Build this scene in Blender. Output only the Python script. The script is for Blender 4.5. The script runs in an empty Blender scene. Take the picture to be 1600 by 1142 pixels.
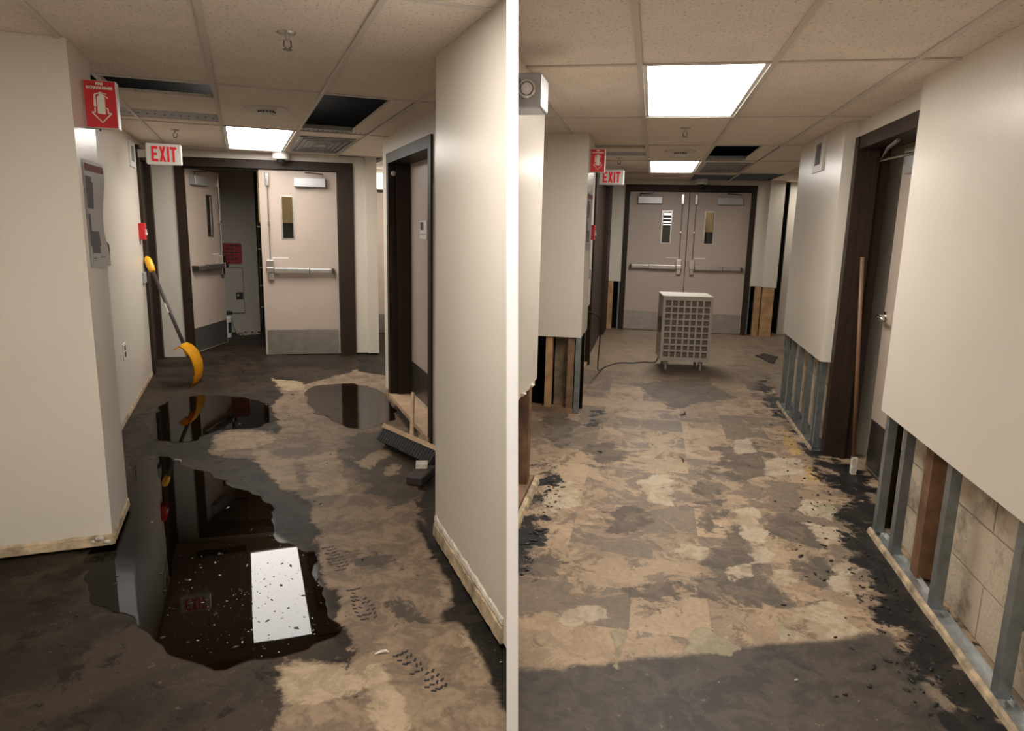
import bpy, bmesh, math, random
import numpy as np
from math import sin, cos, pi, radians
from mathutils import Vector, Matrix, noise as mnoise

# ------------------------------------------------------------------ camera, world, exposure
SC = bpy.context.scene
COL = SC.collection
cam_d = bpy.data.cameras.new('camera')
cam = bpy.data.objects.new('camera', cam_d); COL.objects.link(cam); SC.camera = cam
cam_d.sensor_width = 36.0; cam_d.lens = 36.0*1100/1600; cam_d.clip_start = 0.02
PITCH, ROLL, EYE = 0.196, 0.0232, 1.5
cp_, sp_, cr_, sr_ = cos(PITCH), sin(PITCH), cos(ROLL), sin(ROLL)
right = Vector((cr_, sr_*sp_, sr_*cp_))
down = Vector((sr_, -cr_*sp_, -cr_*cp_))
fwd = Vector((0, cp_, -sp_))
cam.matrix_world = Matrix(((right.x, -down.x, -fwd.x, 0), (right.y, -down.y, -fwd.y, 0), (right.z, -down.z, -fwd.z, EYE), (0, 0, 0, 1)))
w = bpy.data.worlds.new('world'); SC.world = w; w.use_nodes = True
w.node_tree.nodes['Background'].inputs[0].default_value = (0.9, 0.8, 0.7, 1)
w.node_tree.nodes['Background'].inputs[1].default_value = 0.02
SC.view_settings.view_transform = 'Standard'; SC.view_settings.look = 'None'
SC.view_settings.exposure = 0.0; SC.view_settings.gamma = 1; SC.view_settings.use_curve_mapping = False
SC.cycles.use_denoising = True
SC.cycles.max_bounces = 10
PANEL_LIGHT = 18.5        # radiance of the fluorescent ceiling panels

# ------------------------------------------------------------------ the two corridors run off at an angle to each other
YAW = {'L': -0.366, 'R': 0.190, 'W': 0.0}
CZ = 2.2                 # ceiling height
def wv(h, x, y, z=0):
    t = YAW[h]; return Vector((x*cos(t)+y*sin(t), -x*sin(t)+y*cos(t), z))
MID = {'L': -0.005, 'R': 0.006}

# ------------------------------------------------------------------ materials
def mat(name, col, rough=0.5, metal=0.0, var=0.06, scale=6.0, bump=0.0, bscale=60.0, spec=0.5, emit=None, coat=0.0):
    m = bpy.data.materials.new(name); m.use_nodes = True
    nt = m.node_tree; b = nt.nodes['Principled BSDF']
    b.inputs['Roughness'].default_value = rough; b.inputs['Metallic'].default_value = metal
    b.inputs['Specular IOR Level'].default_value = spec
    b.inputs['Coat Weight'].default_value = coat
    tc = nt.nodes.new('ShaderNodeTexCoord')
    if var > 0:
        n = nt.nodes.new('ShaderNodeTexNoise'); n.inputs['Scale'].default_value = scale; n.inputs['Detail'].default_value = 5
        nt.links.new(tc.outputs['Object'], n.inputs['Vector'])
        r = nt.nodes.new('ShaderNodeValToRGB')
        r.color_ramp.elements[0].position = 0.3; r.color_ramp.elements[1].position = 0.7
        r.color_ramp.elements[0].color = tuple(max(0, c*(1-var)) for c in col)+(1,)
        r.color_ramp.elements[1].color = tuple(min(1, c*(1+var)) for c in col)+(1,)
        nt.links.new(n.outputs['Fac'], r.inputs[0]); nt.links.new(r.outputs[0], b.inputs['Base Color'])
    else:
        b.inputs['Base Color'].default_value = tuple(col)+(1,)
    if bump > 0:
        n2 = nt.nodes.new('ShaderNodeTexNoise'); n2.inputs['Scale'].default_value = bscale; n2.inputs['Detail'].default_value = 3
        nt.links.new(tc.outputs['Object'], n2.inputs['Vector'])
        bp = nt.nodes.new('ShaderNodeBump'); bp.inputs['Strength'].default_value = bump; bp.inputs['Distance'].default_value = 0.01
        nt.links.new(n2.outputs['Fac'], bp.inputs['Height']); nt.links.new(bp.outputs[0], b.inputs['Normal'])
    if emit:
        b.inputs['Emission Color'].default_value = tuple(emit[0])+(1,); b.inputs['Emission Strength'].default_value = emit[1]
    return m
M = {}
M['paint'] = mat('satin_cream_paint', (0.68, 0.625, 0.54), 0.31, var=0.025, scale=2, bump=0.06, bscale=45)
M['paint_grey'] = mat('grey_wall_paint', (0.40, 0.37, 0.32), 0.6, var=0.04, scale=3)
M['baseboard'] = mat('peeled_base_plaster', (0.40, 0.31, 0.20), 0.8, var=0.55, scale=14, bump=0.4, bscale=50)
M['plaster'] = mat('torn_white_gypsum', (0.66, 0.60, 0.51), 0.9, var=0.3, scale=30, bump=0.5)
M['gridbar'] = mat('ceiling_grid_white', (0.62, 0.56, 0.49), 0.5, var=0.03)
M['brown'] = mat('brown_frame_paint', (0.030, 0.018, 0.012), 0.5, var=0.1, scale=9, spec=0.25)
M['door'] = mat('door_beige', (0.47, 0.385, 0.325), 0.45, var=0.03, scale=3)
M['steel'] = mat('brushed_steel', (0.50, 0.475, 0.44), 0.32, metal=0.9, var=0.12, scale=12)
M['chrome'] = mat('chrome', (0.75, 0.72, 0.68), 0.2, metal=1.0, var=0.03)
M['dark_steel'] = mat('dull_scuffed_steel', (0.10, 0.09, 0.08), 0.35, metal=0.7, var=0.3, scale=8)
M['galv'] = mat('galvanised_stud_steel', (0.24, 0.265, 0.27), 0.4, metal=0.7, var=0.2, scale=14)
M['galv_b'] = mat('bright_galvanised_track', (0.55, 0.56, 0.55), 0.3, metal=0.8, var=0.2, scale=20)
M['black'] = mat('black_rubber', (0.012, 0.012, 0.013), 0.55, var=0.1)
M['void'] = mat('void_shade_black', (0.006, 0.0055, 0.005), 0.95, var=0.3, scale=5, spec=0.05)  # near-black base colour standing in for shade in voids and gaps
M['white'] = mat('white_plastic', (0.72, 0.70, 0.66), 0.4, var=0.02)
M['cream_metal'] = mat('powder_coated_cream_steel', (0.50, 0.46, 0.40), 0.42, var=0.04)
M['closer'] = mat('silver_closer_cover', (0.45, 0.45, 0.46), 0.4, metal=0.5, var=0.03)
M['red'] = mat('sign_red', (0.60, 0.012, 0.02), 0.35, var=0.03)
M['red_d'] = mat('dark_red_placard', (0.30, 0.012, 0.02), 0.6, var=0.06)
M['letter_r'] = mat('red_exit_letters', (0.65, 0.02, 0.03), 0.5, var=0, emit=((0.8, 0.02, 0.03), 0.25))
M['letter_w'] = mat('white_sign_print', (0.80, 0.78, 0.66), 0.5, var=0)
M['ink'] = mat('dark_print', (0.05, 0.02, 0.02), 0.7, var=0)
M['grey_ink'] = mat('grey_plan_print', (0.22, 0.22, 0.23), 0.7, var=0.05)
M['paper'] = mat('laminated_paper', (0.75, 0.73, 0.72), 0.35, var=0.02)
M['exitbox'] = mat('exit_sign_face', (0.74, 0.72, 0.66), 0.35, var=0.01, emit=((1, 0.95, 0.88), 0.10))
M['yellow'] = mat('yellow_plastic', (0.86, 0.44, 0.012), 0.32, var=0.06, scale=20)
M['yellow_tag'] = mat('yellow_band', (0.75, 0.62, 0.02), 0.5, var=0.02)
M['shaft'] = mat('dark_brown_shaft', (0.035, 0.025, 0.022), 0.6, var=0.1)
M['wood'] = mat('pine_stud', (0.42, 0.25, 0.12), 0.7, var=0.28, scale=9, bump=0.2, bscale=40)
M['wood_r'] = mat('red_brown_stud', (0.17, 0.085, 0.045), 0.65, var=0.45, scale=10, bump=0.2)
M['wood_w'] = mat('weathered_stud', (0.20, 0.12, 0.07), 0.75, var=0.4, scale=12, bump=0.3)
M['sheath'] = mat('stained_back_board', (0.17, 0.12, 0.075), 0.85, var=0.5, scale=9, bump=0.3)
M['thresh'] = mat('bare_wood_threshold', (0.55, 0.38, 0.24), 0.7, var=0.2, scale=12)
M['room_light_y'] = mat('painted_room_light', (0.80, 0.62, 0.32), 0.6, var=0.08)  # yellow room light put into the base colour of a board
M['pole'] = mat('brown_wood_pole', (0.17, 0.09, 0.05), 0.5, var=0.2)
M['slot'] = mat('louvre_grey', (0.34, 0.34, 0.35), 0.5, var=0.05)
M['filter'] = mat('filter_mesh', (0.24, 0.20, 0.16), 0.9, var=0.5, scale=160)
M['debris'] = mat('black_muck', (0.012, 0.010, 0.008), 0.5, var=0.3)
M['chip'] = mat('pale_grit', (0.45, 0.40, 0.33), 0.7, var=0.2)
M['orange'] = mat('orange_marking_paint', (0.50, 0.20, 0.12), 0.9, var=0.35)
M['lit_door'] = mat('lit_beige_door', (0.62, 0.52, 0.43), 0.5, var=0.03)  # door beige lightened in the colour to read as strongly lit

def tile_mat():
    m = mat('acoustic_tile', (0.80, 0.70, 0.60), 0.9, var=0.05, scale=4, bump=0.25, bscale=90)
    nt = m.node_tree; b = nt.nodes['Principled BSDF']; src = b.inputs['Base Color'].links[0].from_socket
    tc = [n for n in nt.nodes if n.type == 'TEX_COORD'][0]
    n = nt.nodes.new('ShaderNodeTexNoise'); n.inputs['Scale'].default_value = 75; n.inputs['Detail'].default_value = 2
    nt.links.new(tc.outputs['Object'], n.inputs['Vector'])
    r = nt.nodes.new('ShaderNodeValToRGB'); r.color_ramp.elements[0].position = 0.30; r.color_ramp.elements[1].position = 0.42
    r.color_ramp.elements[0].color = (0.62, 0.6, 0.58, 1); r.color_ramp.elements[1].color = (1, 1, 1, 1)
    mx = nt.nodes.new('ShaderNodeMixRGB'); mx.blend_type = 'MULTIPLY'; mx.inputs[0].default_value = 1
    nt.links.new(n.outputs['Fac'], r.inputs[0]); nt.links.new(src, mx.inputs[1]); nt.links.new(r.outputs[0], mx.inputs[2])
    nt.links.new(mx.outputs[0], b.inputs['Base Color']); return m
M['tile'] = tile_mat()

def glow_mat(name, col, strength):
    m = bpy.data.materials.new(name); m.use_nodes = True; nt = m.node_tree
    for n in list(nt.nodes):
        if n.type != 'OUTPUT_MATERIAL': nt.nodes.remove(n)
    e = nt.nodes.new('ShaderNodeEmission'); e.inputs[0].default_value = tuple(col)+(1,); e.inputs[1].default_value = strength
    nt.links.new(e.outputs[0], [n for n in nt.nodes if n.type == 'OUTPUT_MATERIAL'][0].inputs[0]); return m
M['panel'] = glow_mat('lit_diffuser', (1.0, 0.945, 0.88), PANEL_LIGHT)
M['window_lit'] = glow_mat('lit_window', (1.0, 0.93, 0.84), 3.0)

def glass_mat():
    m = bpy.data.materials.new('wired_glass'); m.use_nodes = True; nt = m.node_tree; nt.nodes.remove(nt.nodes['Principled BSDF'])
    o = [n for n in nt.nodes if n.type == 'OUTPUT_MATERIAL'][0]
    t = nt.nodes.new('ShaderNodeBsdfTransparent'); g = nt.nodes.new('ShaderNodeBsdfGlossy'); g.inputs['Roughness'].default_value = 0.03
    f = nt.nodes.new('ShaderNodeFresnel'); f.inputs[0].default_value = 1.5; mx = nt.nodes.new('ShaderNodeMixShader')
    nt.links.new(f.outputs[0], mx.inputs[0]); nt.links.new(t.outputs[0], mx.inputs[1]); nt.links.new(g.outputs[0], mx.inputs[2])
    nt.links.new(mx.outputs[0], o.inputs[0]); return m
M['glass'] = glass_mat()

def water_mat(name='dirty_standing_water', ior=1.26, rgh=0.015, refl=0.7):
    m = bpy.data.materials.new(name); m.use_nodes = True; nt = m.node_tree; nt.nodes.remove(nt.nodes['Principled BSDF'])
    o = [n for n in nt.nodes if n.type == 'OUTPUT_MATERIAL'][0]
    t = nt.nodes.new('ShaderNodeBsdfTransparent'); t.inputs[0].default_value = (0.34, 0.26, 0.19, 1)
    g = nt.nodes.new('ShaderNodeBsdfGlossy'); g.inputs['Roughness'].default_value = rgh; g.inputs[0].default_value = (1, 1, 1, 1)
    f = nt.nodes.new('ShaderNodeFresnel'); f.inputs[0].default_value = ior; mx = nt.nodes.new('ShaderNodeMixShader')
    tc = nt.nodes.new('ShaderNodeTexCoord'); n = nt.nodes.new('ShaderNodeTexNoise'); n.inputs['Scale'].default_value = 2.2; n.inputs['Detail'].default_value = 1
    bp = nt.nodes.new('ShaderNodeBump'); bp.inputs['Strength'].default_value = 0.035; bp.inputs['Distance'].default_value = 0.02
    nt.links.new(tc.outputs['Object'], n.inputs['Vector']); nt.links.new(n.outputs['Fac'], bp.inputs['Height'])
    nt.links.new(bp.outputs[0], g.inputs['Normal']); nt.links.new(bp.outputs[0], f.inputs['Normal'])
    k = nt.nodes.new('ShaderNodeMath'); k.operation = 'MULTIPLY'; k.inputs[1].default_value = refl; nt.links.new(f.outputs[0], k.inputs[0]); nt.links.new(k.outputs[0], mx.inputs[0]); nt.links.new(t.outputs[0], mx.inputs[1]); nt.links.new(g.outputs[0], mx.inputs[2])
    nt.links.new(mx.outputs[0], o.inputs[0]); return m
M['water'] = water_mat()
M['shallow'] = water_mat('shallow_water_film', 1.2, 0.06, 0.22)

def block_mat():
    m = mat('cream_painted_block', (0.56, 0.47, 0.35), 0.8, var=0.08, scale=5, bump=0.45, bscale=55)
    nt = m.node_tree; b = nt.nodes['Principled BSDF']; src = b.inputs['Base Color'].links[0].from_socket
    tc = [n for n in nt.nodes if n.type == 'TEX_COORD'][0]
    n = nt.nodes.new('ShaderNodeTexNoise'); n.inputs['Scale'].default_value = 3.2; n.inputs['Detail'].default_value = 9; n.inputs['Roughness'].default_value = 0.7
    nt.links.new(tc.outputs['Object'], n.inputs['Vector'])
    r = nt.nodes.new('ShaderNodeValToRGB'); r.color_ramp.elements[0].position = 0.50; r.color_ramp.elements[1].position = 0.66
    r.color_ramp.elements[0].color = (1, 1, 1, 1); r.color_ramp.elements[1].color = (0.25, 0.23, 0.2, 1)
    mx = nt.nodes.new('ShaderNodeMixRGB'); mx.blend_type = 'MULTIPLY'; mx.inputs[0].default_value = 0.85
    nt.links.new(n.outputs['Fac'], r.inputs[0]); nt.links.new(src, mx.inputs[1]); nt.links.new(r.outputs[0], mx.inputs[2])
    nt.links.new(mx.outputs[0], b.inputs['Base Color']); return m
M['block'] = block_mat()
M['mortar'] = mat('dark_mortar', (0.20, 0.17, 0.13), 0.95, var=0.2)

def floor_mat(name, base_a, base_b, layers, rough_dry=0.55, ghost=0.0, spec=0.4):
    """layers: (attribute, colour, colour_variant, edge noise amplitude, softness, roughness or None, strength)"""
    m = bpy.data.materials.new(name); m.use_nodes = True; nt = m.node_tree; b = nt.nodes['Principled BSDF']
    N = nt.nodes.new; Lk = nt.links.new
    tc = N('ShaderNodeTexCoord')
    def nz(scale, detail=6, rough=0.6, dist=0.0, off=(0, 0, 0), sc=(1, 1, 1)):
        mp = N('ShaderNodeMapping'); mp.inputs['Location'].default_value = off; mp.inputs['Scale'].default_value = sc
        Lk(tc.outputs['Object'], mp.inputs[0])
        n = N('ShaderNodeTexNoise'); n.inputs['Scale'].default_value = scale; n.inputs['Detail'].default_value = detail
        n.inputs['Roughness'].default_value = rough; n.inputs['Distortion'].default_value = dist
        Lk(mp.outputs[0], n.inputs['Vector']); return n.outputs['Fac']
    def mth(op, a, c=None, d=None):
        n = N('ShaderNodeMath'); n.operation = op
        for i, v in enumerate((a, c, d)):
            if v is None: continue
            if isinstance(v, (int, float)): n.inputs[i].default_value = v
            else: Lk(v, n.inputs[i])
        return n.outputs[0]
    def ramp(v, a, c):
        n = N('ShaderNodeMapRange'); n.interpolation_type = 'SMOOTHSTEP'
        n.inputs['From Min'].default_value = a; n.inputs['From Max'].default_value = c
        Lk(v, n.inputs['Value']); return n.outputs['Result']
    def mix(f, a, c):
        n = N('ShaderNodeMixRGB')
        for i, v in enumerate((f, a, c)):
            if isinstance(v, (int, float)): n.inputs[i].default_value = v
            elif isinstance(v, tuple): n.inputs[i].default_value = v+(1,)
            else: Lk(v, n.inputs[i])
        return n.outputs[0]
    def mixf(f, a, c):
        d = mth('SUBTRACT', c, a); return mth('MULTIPLY_ADD', f, d, a)
    big = nz(1.6, 8, 0.65, 0.4); fine = nz(38, 4, 0.7, off=(3, 1, 0)); mid = nz(7, 8, 0.68, 0.8, (7, 2, 0))
    edge = nz(5.0, 12, 0.70, 0.5, (1, 5, 0))
    col = mix(ramp(big, 0.40, 0.60), base_a, base_b)
    col = mix(ramp(mth('MULTIPLY', mid, 1.0), 0.54, 0.60), col, tuple(x*0.72 for x in base_a))
    fleck = nz(5, 10, 0.72, 1.2, (13, 4, 0), (1.0, 1.3, 1))
    col = mix(mth('MULTIPLY', ramp(fleck, 0.575, 0.60), 0.55), col, tuple(min(1, x*1.22) for x in base_b))
    if ghost > 0:
        dv = N('ShaderNodeVectorMath'); dv.operation = 'SCALE'; dv.inputs['Scale'].default_value = 1/0.31; Lk(tc.outputs['Object'], dv.inputs[0])
        fl = N('ShaderNodeVectorMath'); fl.operation = 'FLOOR'; Lk(dv.outputs[0], fl.inputs[0])
        wn = N('ShaderNodeTexWhiteNoise'); Lk(fl.outputs[0], wn.inputs['Vector'])
        rnd_ = mth('MULTIPLY', mth('SUBTRACT', wn.outputs['Value'], 0.5), 0.30)
        g1 = ramp(mth('ADD', nz(3.3, 11, 0.70, 0.9, (21, 3, 0)), rnd_), 0.555, 0.575)
        col = mix(mth('MULTIPLY', g1, ghost), col, mix(mid, (0.10, 0.083, 0.066), (0.21, 0.165, 0.12)))
        g2 = ramp(mth('SUBTRACT', nz(3.9, 11, 0.72, 0.6, (2, 33, 0)), rnd_), 0.60, 0.612)
        col = mix(mth('MULTIPLY', g2, ghost), col, tuple(min(1, x*1.18) for x in base_b))
    rough = rough_dry
    rv = N('ShaderNodeValue'); rv.outputs[0].default_value = rough_dry; rough = mth('ADD', rv.outputs[0], mth('MULTIPLY', mid, 0.1))
    height = mth('MULTIPLY', fine, 0.15)
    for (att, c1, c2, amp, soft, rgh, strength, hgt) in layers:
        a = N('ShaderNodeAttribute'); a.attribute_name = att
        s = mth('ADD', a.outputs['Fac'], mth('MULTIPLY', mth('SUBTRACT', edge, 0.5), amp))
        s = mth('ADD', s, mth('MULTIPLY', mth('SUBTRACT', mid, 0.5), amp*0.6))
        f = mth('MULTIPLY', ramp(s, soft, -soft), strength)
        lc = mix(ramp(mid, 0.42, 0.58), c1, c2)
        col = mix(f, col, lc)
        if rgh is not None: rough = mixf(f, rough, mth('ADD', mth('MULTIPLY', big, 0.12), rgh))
        if hgt: height = mth('ADD', height, mth('MULTIPLY', f, hgt))
    sp_n = ramp(nz(26, 6, 0.75, 0.4, (31, 3, 0)), 0.635, 0.655)
    col = mix(mth('MULTIPLY', sp_n, 0.40 if ghost > 0 else 0.16), col, (0.33, 0.27, 0.20))
    st_n = ramp(nz(17, 7, 0.78, 0.2, (3, 61, 0), (1.6, 0.7, 1)), 0.60, 0.63)
    col = mix(mth('MULTIPLY', st_n, 0.35), col, (0.05, 0.042, 0.034))
    b.inputs['Specular IOR Level'].default_value = spec
    gf = N('ShaderNodeMixRGB'); gf.blend_type = 'MULTIPLY'; gf.inputs[0].default_value = 0.5
    rr = N('ShaderNodeMapRange'); rr.inputs['From Min'].default_value = 0.25; rr.inputs['From Max'].default_value = 0.7
    rr.inputs['To Min'].default_value = 0.62; rr.inputs['To Max'].default_value = 1.25; Lk(fine, rr.inputs['Value'])
    Lk(col, gf.inputs[1]); Lk(rr.outputs['Result'], gf.inputs[2]); Lk(gf.outputs[0], b.inputs['Base Color'])
    Lk(rough, b.inputs['Roughness'])
    bp = N('ShaderNodeBump'); bp.inputs['Strength'].default_value = 0.5; bp.inputs['Distance'].default_value = 0.006
    Lk(height, bp.inputs['Height']); Lk(bp.outputs[0], b.inputs['Normal'])
    return m
M['floor_wet'] = floor_mat('flooded_slab', (0.020, 0.0145, 0.0105), (0.042, 0.030, 0.021), [
    ('tan', (0.225, 0.160, 0.105), (0.140, 0.102, 0.070), 0.22, 0.012, 0.48, 1.0, 0.4),
    ('damp', (0.050, 0.040, 0.032), (0.085, 0.065, 0.048), 0.50, 0.02, 0.35, 0.9, -0.4),
    ('light', (0.35, 0.265, 0.175), (0.27, 0.20, 0.13), 0.20, 0.012, 0.5, 0.9, 0.5),
    ('black', (0.010, 0.008, 0.006), (0.022, 0.017, 0.012), 0.12, 0.015, 0.5, 1.0, -0.3),
    ('puddle', (0.012, 0.009, 0.007), (0.022, 0.016, 0.011), 0.05, 0.02, 0.25, 1.0, 0.0)], 0.50, 0.0, 0.12)
M['floor_dry'] = floor_mat('stripped_slab', (0.29, 0.205, 0.135), (0.40, 0.29, 0.185), [
    ('grey', (0.095, 0.075, 0.058), (0.16, 0.125, 0.09), 0.5, 0.02, 0.55, 0.9, -0.3),
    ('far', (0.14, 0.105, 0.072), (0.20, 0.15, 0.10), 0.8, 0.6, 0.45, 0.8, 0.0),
    ('light', (0.52, 0.43, 0.31), (0.40, 0.31, 0.21), 0.22, 0.010, 0.5, 0.85, 0.6),
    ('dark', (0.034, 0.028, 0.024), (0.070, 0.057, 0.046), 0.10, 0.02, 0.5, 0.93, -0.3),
    ('ochre', (0.55, 0.36, 0.14), (0.40, 0.26, 0.10), 0.16, 0.01, 0.6, 0.9, 0.5),
    ('black', (0.009, 0.008, 0.007), (0.024, 0.020, 0.017), 0.60, 0.03, 0.42, 1.0, -0.3),
    ('green', (0.36, 0.31, 0.20), (0.29, 0.25, 0.16), 0.10, 0.006, 0.5, 0.95, 0.5)], 0.48, 0.72, 0.35)

# ------------------------------------------------------------------ helpers
def bx(bm, xr, yr, zr):
    x0, x1 = sorted(xr); y0, y1 = sorted(yr); z0, z1 = sorted(zr)
    v = [bm.verts.new(p) for p in ((x0, y0, z0), (x1, y0, z0), (x1, y1, z0), (x0, y1, z0), (x0, y0, z1), (x1, y0, z1), (x1, y1, z1), (x0, y1, z1))]
    for f in ((3, 2, 1, 0), (4, 5, 6, 7), (0, 1, 5, 4), (1, 2, 6, 5), (2, 3, 7, 6), (3, 0, 4, 7)): bm.faces.new([v[i] for i in f])
    return v
def box(xr, yr, zr):
    bm = bmesh.new(); bx(bm, xr, yr, zr); return bm
def boxes(*l):
    bm = bmesh.new()
    for b in l: bx(bm, *b)
    return bm
def ring(c, n, r, seg, up=None):
    n = Vector(n).normalized(); a = n.orthogonal().normalized() if up is None else (Vector(up)-n*n.dot(Vector(up))).normalized(); b = n.cross(a)
    return [Vector(c)+a*(r*cos(2*pi*i/seg))+b*(r*sin(2*pi*i/seg)) for i in range(seg)]
def tube(bm, pts, rad, seg=10, cap=True):
    pts = [Vector(p) for p in pts]; rings = []
    up = None
    for i, p in enumerate(pts):
        d = (pts[min(i+1, len(pts)-1)]-pts[max(i-1, 0)])
        if d.length < 1e-9: d = Vector((0, 0, 1))
        r = rad[i] if isinstance(rad, (list, tuple)) else rad
        if up is None: up = d.normalized().orthogonal()
        rings.append([bm.verts.new(q) for q in ring(p, d, r, seg, up)])
    for a, b in zip(rings, rings[1:]):
        for i in range(seg): bm.faces.new((a[i], a[(i+1) % seg], b[(i+1) % seg], b[i]))
    if cap:
        bm.faces.new(rings[0][::-1]); bm.faces.new(rings[-1])
    return bm
def lathe(bm, c, prof, axis=(0, 0, 1), seg=20):
    ax = Vector(axis).normalized()
    return tube(bm, [Vector(c)+ax*h for r, h in prof], [max(r, 1e-4) for r, h in prof], seg) if False else _lathe(bm, c, prof, ax, seg)
def _lathe(bm, c, prof, ax, seg):
    a = ax.orthogonal().normalized(); b = ax.cross(a); rs = []
    for r, h in prof:
        rs.append([bm.verts.new(Vector(c)+ax*h+(a*cos(2*pi*i/seg)+b*sin(2*pi*i/seg))*max(r, 1e-4)) for i in range(seg)])
    for p, q in zip(rs, rs[1:]):
        for i in range(seg): bm.faces.new((p[i], p[(i+1) % seg], q[(i+1) % seg], q[i]))
    bm.faces.new(rs[0][::-1]); bm.faces.new(rs[-1]); return bm
def prism(bm, poly, axis, a0, a1):
    """poly: 2-D points; axis 'x','y','z' extrusion between a0 and a1"""
    def P(p, a):
        return {'x': (a, p[0], p[1]), 'y': (p[0], a, p[1]), 'z': (p[0], p[1], a)}[axis]
    A = [bm.verts.new(P(p, a0)) for p in poly]; B = [bm.verts.new(P(p, a1)) for p in poly]; n = len(poly)
    bm.faces.new(A[::-1]); bm.faces.new(B)
    for i in range(n): bm.faces.new((A[i], A[(i+1) % n], B[(i+1) % n], B[i]))
    return bm
def text_bm(s, size, bold=0.0, depth=0.001):
    cu = bpy.data.curves.new('lettering', 'FONT'); cu.body = s; cu.size = size; cu.align_x = 'CENTER'; cu.align_y = 'CENTER'
    cu.offset = bold; cu.extrude = depth; cu.resolution_u = 3
    o = bpy.data.objects.new('lettering', cu); COL.objects.link(o); dg = bpy.context.evaluated_depsgraph_get(); dg.update()
    me = bpy.data.meshes.new_from_object(o.evaluated_get(dg)); bm = bmesh.new(); bm.from_mesh(me)
    bpy.data.objects.remove(o); bpy.data.curves.remove(cu); bpy.data.meshes.remove(me); return bm
def place(bm, m): bmesh.ops.transform(bm, matrix=m, verts=bm.verts); return bm
def frame_m(o, ex, ez):
    """matrix: local x -> ex, local y -> ez (up), local z -> normal"""
    ex = Vector(ex).normalized(); ez = Vector(ez).normalized(); n = ex.cross(ez)
    return Matrix(((ex.x, ez.x, n.x, o[0]), (ex.y, ez.y, n.y, o[1]), (ex.z, ez.z, n.z, o[2]), (0, 0, 0, 1)))
def clip(bm, h):
    """trim a piece of corridor h where the partition between the two corridors stands"""
    u = MID[h]                                   # slope of the partition's side planes
    t = YAW[h]
    co = wv2h(h, Vector((0, 0, 0)))
    nW = Vector((cr_, sr_*sp_-u*cp_, sr_*cp_+u*sp_))  # normal of the side plane (leans with the partition)
    nH = Vector((nW.x*cos(t)-nW.y*sin(t), nW.x*sin(t)+nW.y*cos(t), nW.z))
    bmesh.ops.bisect_plane(bm, geom=bm.verts[:]+bm.edges[:]+bm.faces[:], plane_co=(0, 0, EYE), plane_no=nH,
                           clear_outer=(h == 'L'), clear_inner=(h == 'R'), dist=1e-5)
    es = [e for e in bm.edges if e.is_boundary]
    if es and CLIPFILL[0]: bmesh.ops.holes_fill(bm, edges=es, sides=0)
    return bm
CLIPFILL = [True]
def wv2h(h, v):
    t = YAW[h]; return Vector((v.x*cos(t)-v.y*sin(t), v.x*sin(t)+v.y*cos(t), v.z))
BASE = {}
def _mesh(name, bm, m, smooth=False):
    bmesh.ops.recalc_face_normals(bm, faces=bm.faces)
    me = bpy.data.meshes.new(name); bm.to_mesh(me); bm.free()
    for x in (m if isinstance(m, list) else [m]): me.materials.append(x)
    if smooth:
        for p in me.polygons: p.use_smooth = True
    return me
def thing(name, label, cat, h, p=(0, 0, 0), group=None, kind=None):
    o = bpy.data.objects.new(name, None); COL.objects.link(o); o.empty_display_size = 0.1
    o.location = wv(h, *p); o.rotation_euler = (0, 0, -YAW[h]); BASE[o.name] = Vector(p)
    if label: o['label'] = label
    if cat: o['category'] = cat
    if group: o['group'] = group
    if kind: o['kind'] = kind
    return o
def part(name, bm, m, parent, smooth=False, label=None, bevel=0, local=False, kind=None):
    """a part in the corridor coordinates of its thing (or, local, in the thing's own)"""
    root = parent
    while root.parent: root = root.parent
    if not local: bmesh.ops.translate(bm, verts=bm.verts, vec=-BASE[root.name])
    o = bpy.data.objects.new(name, _mesh(name, bm, m, smooth)); COL.objects.link(o); o.parent = parent
    if label: o['label'] = label
    if kind: o['kind'] = kind
    if bevel: _bev(o, bevel)
    return o
def _bev(o, wdt):
    b = o.modifiers.new('bevel', 'BEVEL'); b.width = wdt; b.segments = 2; b.limit_method = 'ANGLE'
def solo(name, bm, m, label, cat, h, p, smooth=False, group=None, kind=None, bevel=0):
    bmesh.ops.translate(bm, verts=bm.verts, vec=-Vector(p))
    o = bpy.data.objects.new(name, _mesh(name, bm, m, smooth)); COL.objects.link(o)
    o.location = wv(h, *p); o.rotation_euler = (0, 0, -YAW[h]); BASE[o.name] = Vector(p)
    if label: o['label'] = label
    if cat: o['category'] = cat
    if group: o['group'] = group
    if kind: o['kind'] = kind
    if bevel: _bev(o, bevel)
    return o
def struct(name, bm, m, h, label=None, p=(0, 0, 0), smooth=False):
    return solo(name, bm, m, label, None, h, p, kind='structure', smooth=smooth)
def tilt_part(o, deg): pass

# ------------------------------------------------------------------ floors
def sdf(px, py, polys):
    """signed distance (negative inside) of points to a union of polygons"""
    best = np.full(px.shape, 9.0)
    for P in polys:
        n = len(P); d = np.full(px.shape, 1e9); ins = np.zeros(px.shape, bool)
        for i in range(n):
            ax, ay = P[i]; bx_, by = P[(i+1) % n]; ex, ey = bx_-ax, by-ay; l2 = ex*ex+ey*ey+1e-12
            t = np.clip(((px-ax)*ex+(py-ay)*ey)/l2, 0, 1)
            d = np.minimum(d, np.hypot(px-ax-t*ex, py-ay-t*ey))
            c = ((ay > py) != (by > py)) & (px < (bx_-ax)*(py-ay)/(by-ay+1e-12)+ax)
            ins ^= c
        best = np.minimum(best, np.where(ins, -d, d))
    return best

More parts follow.
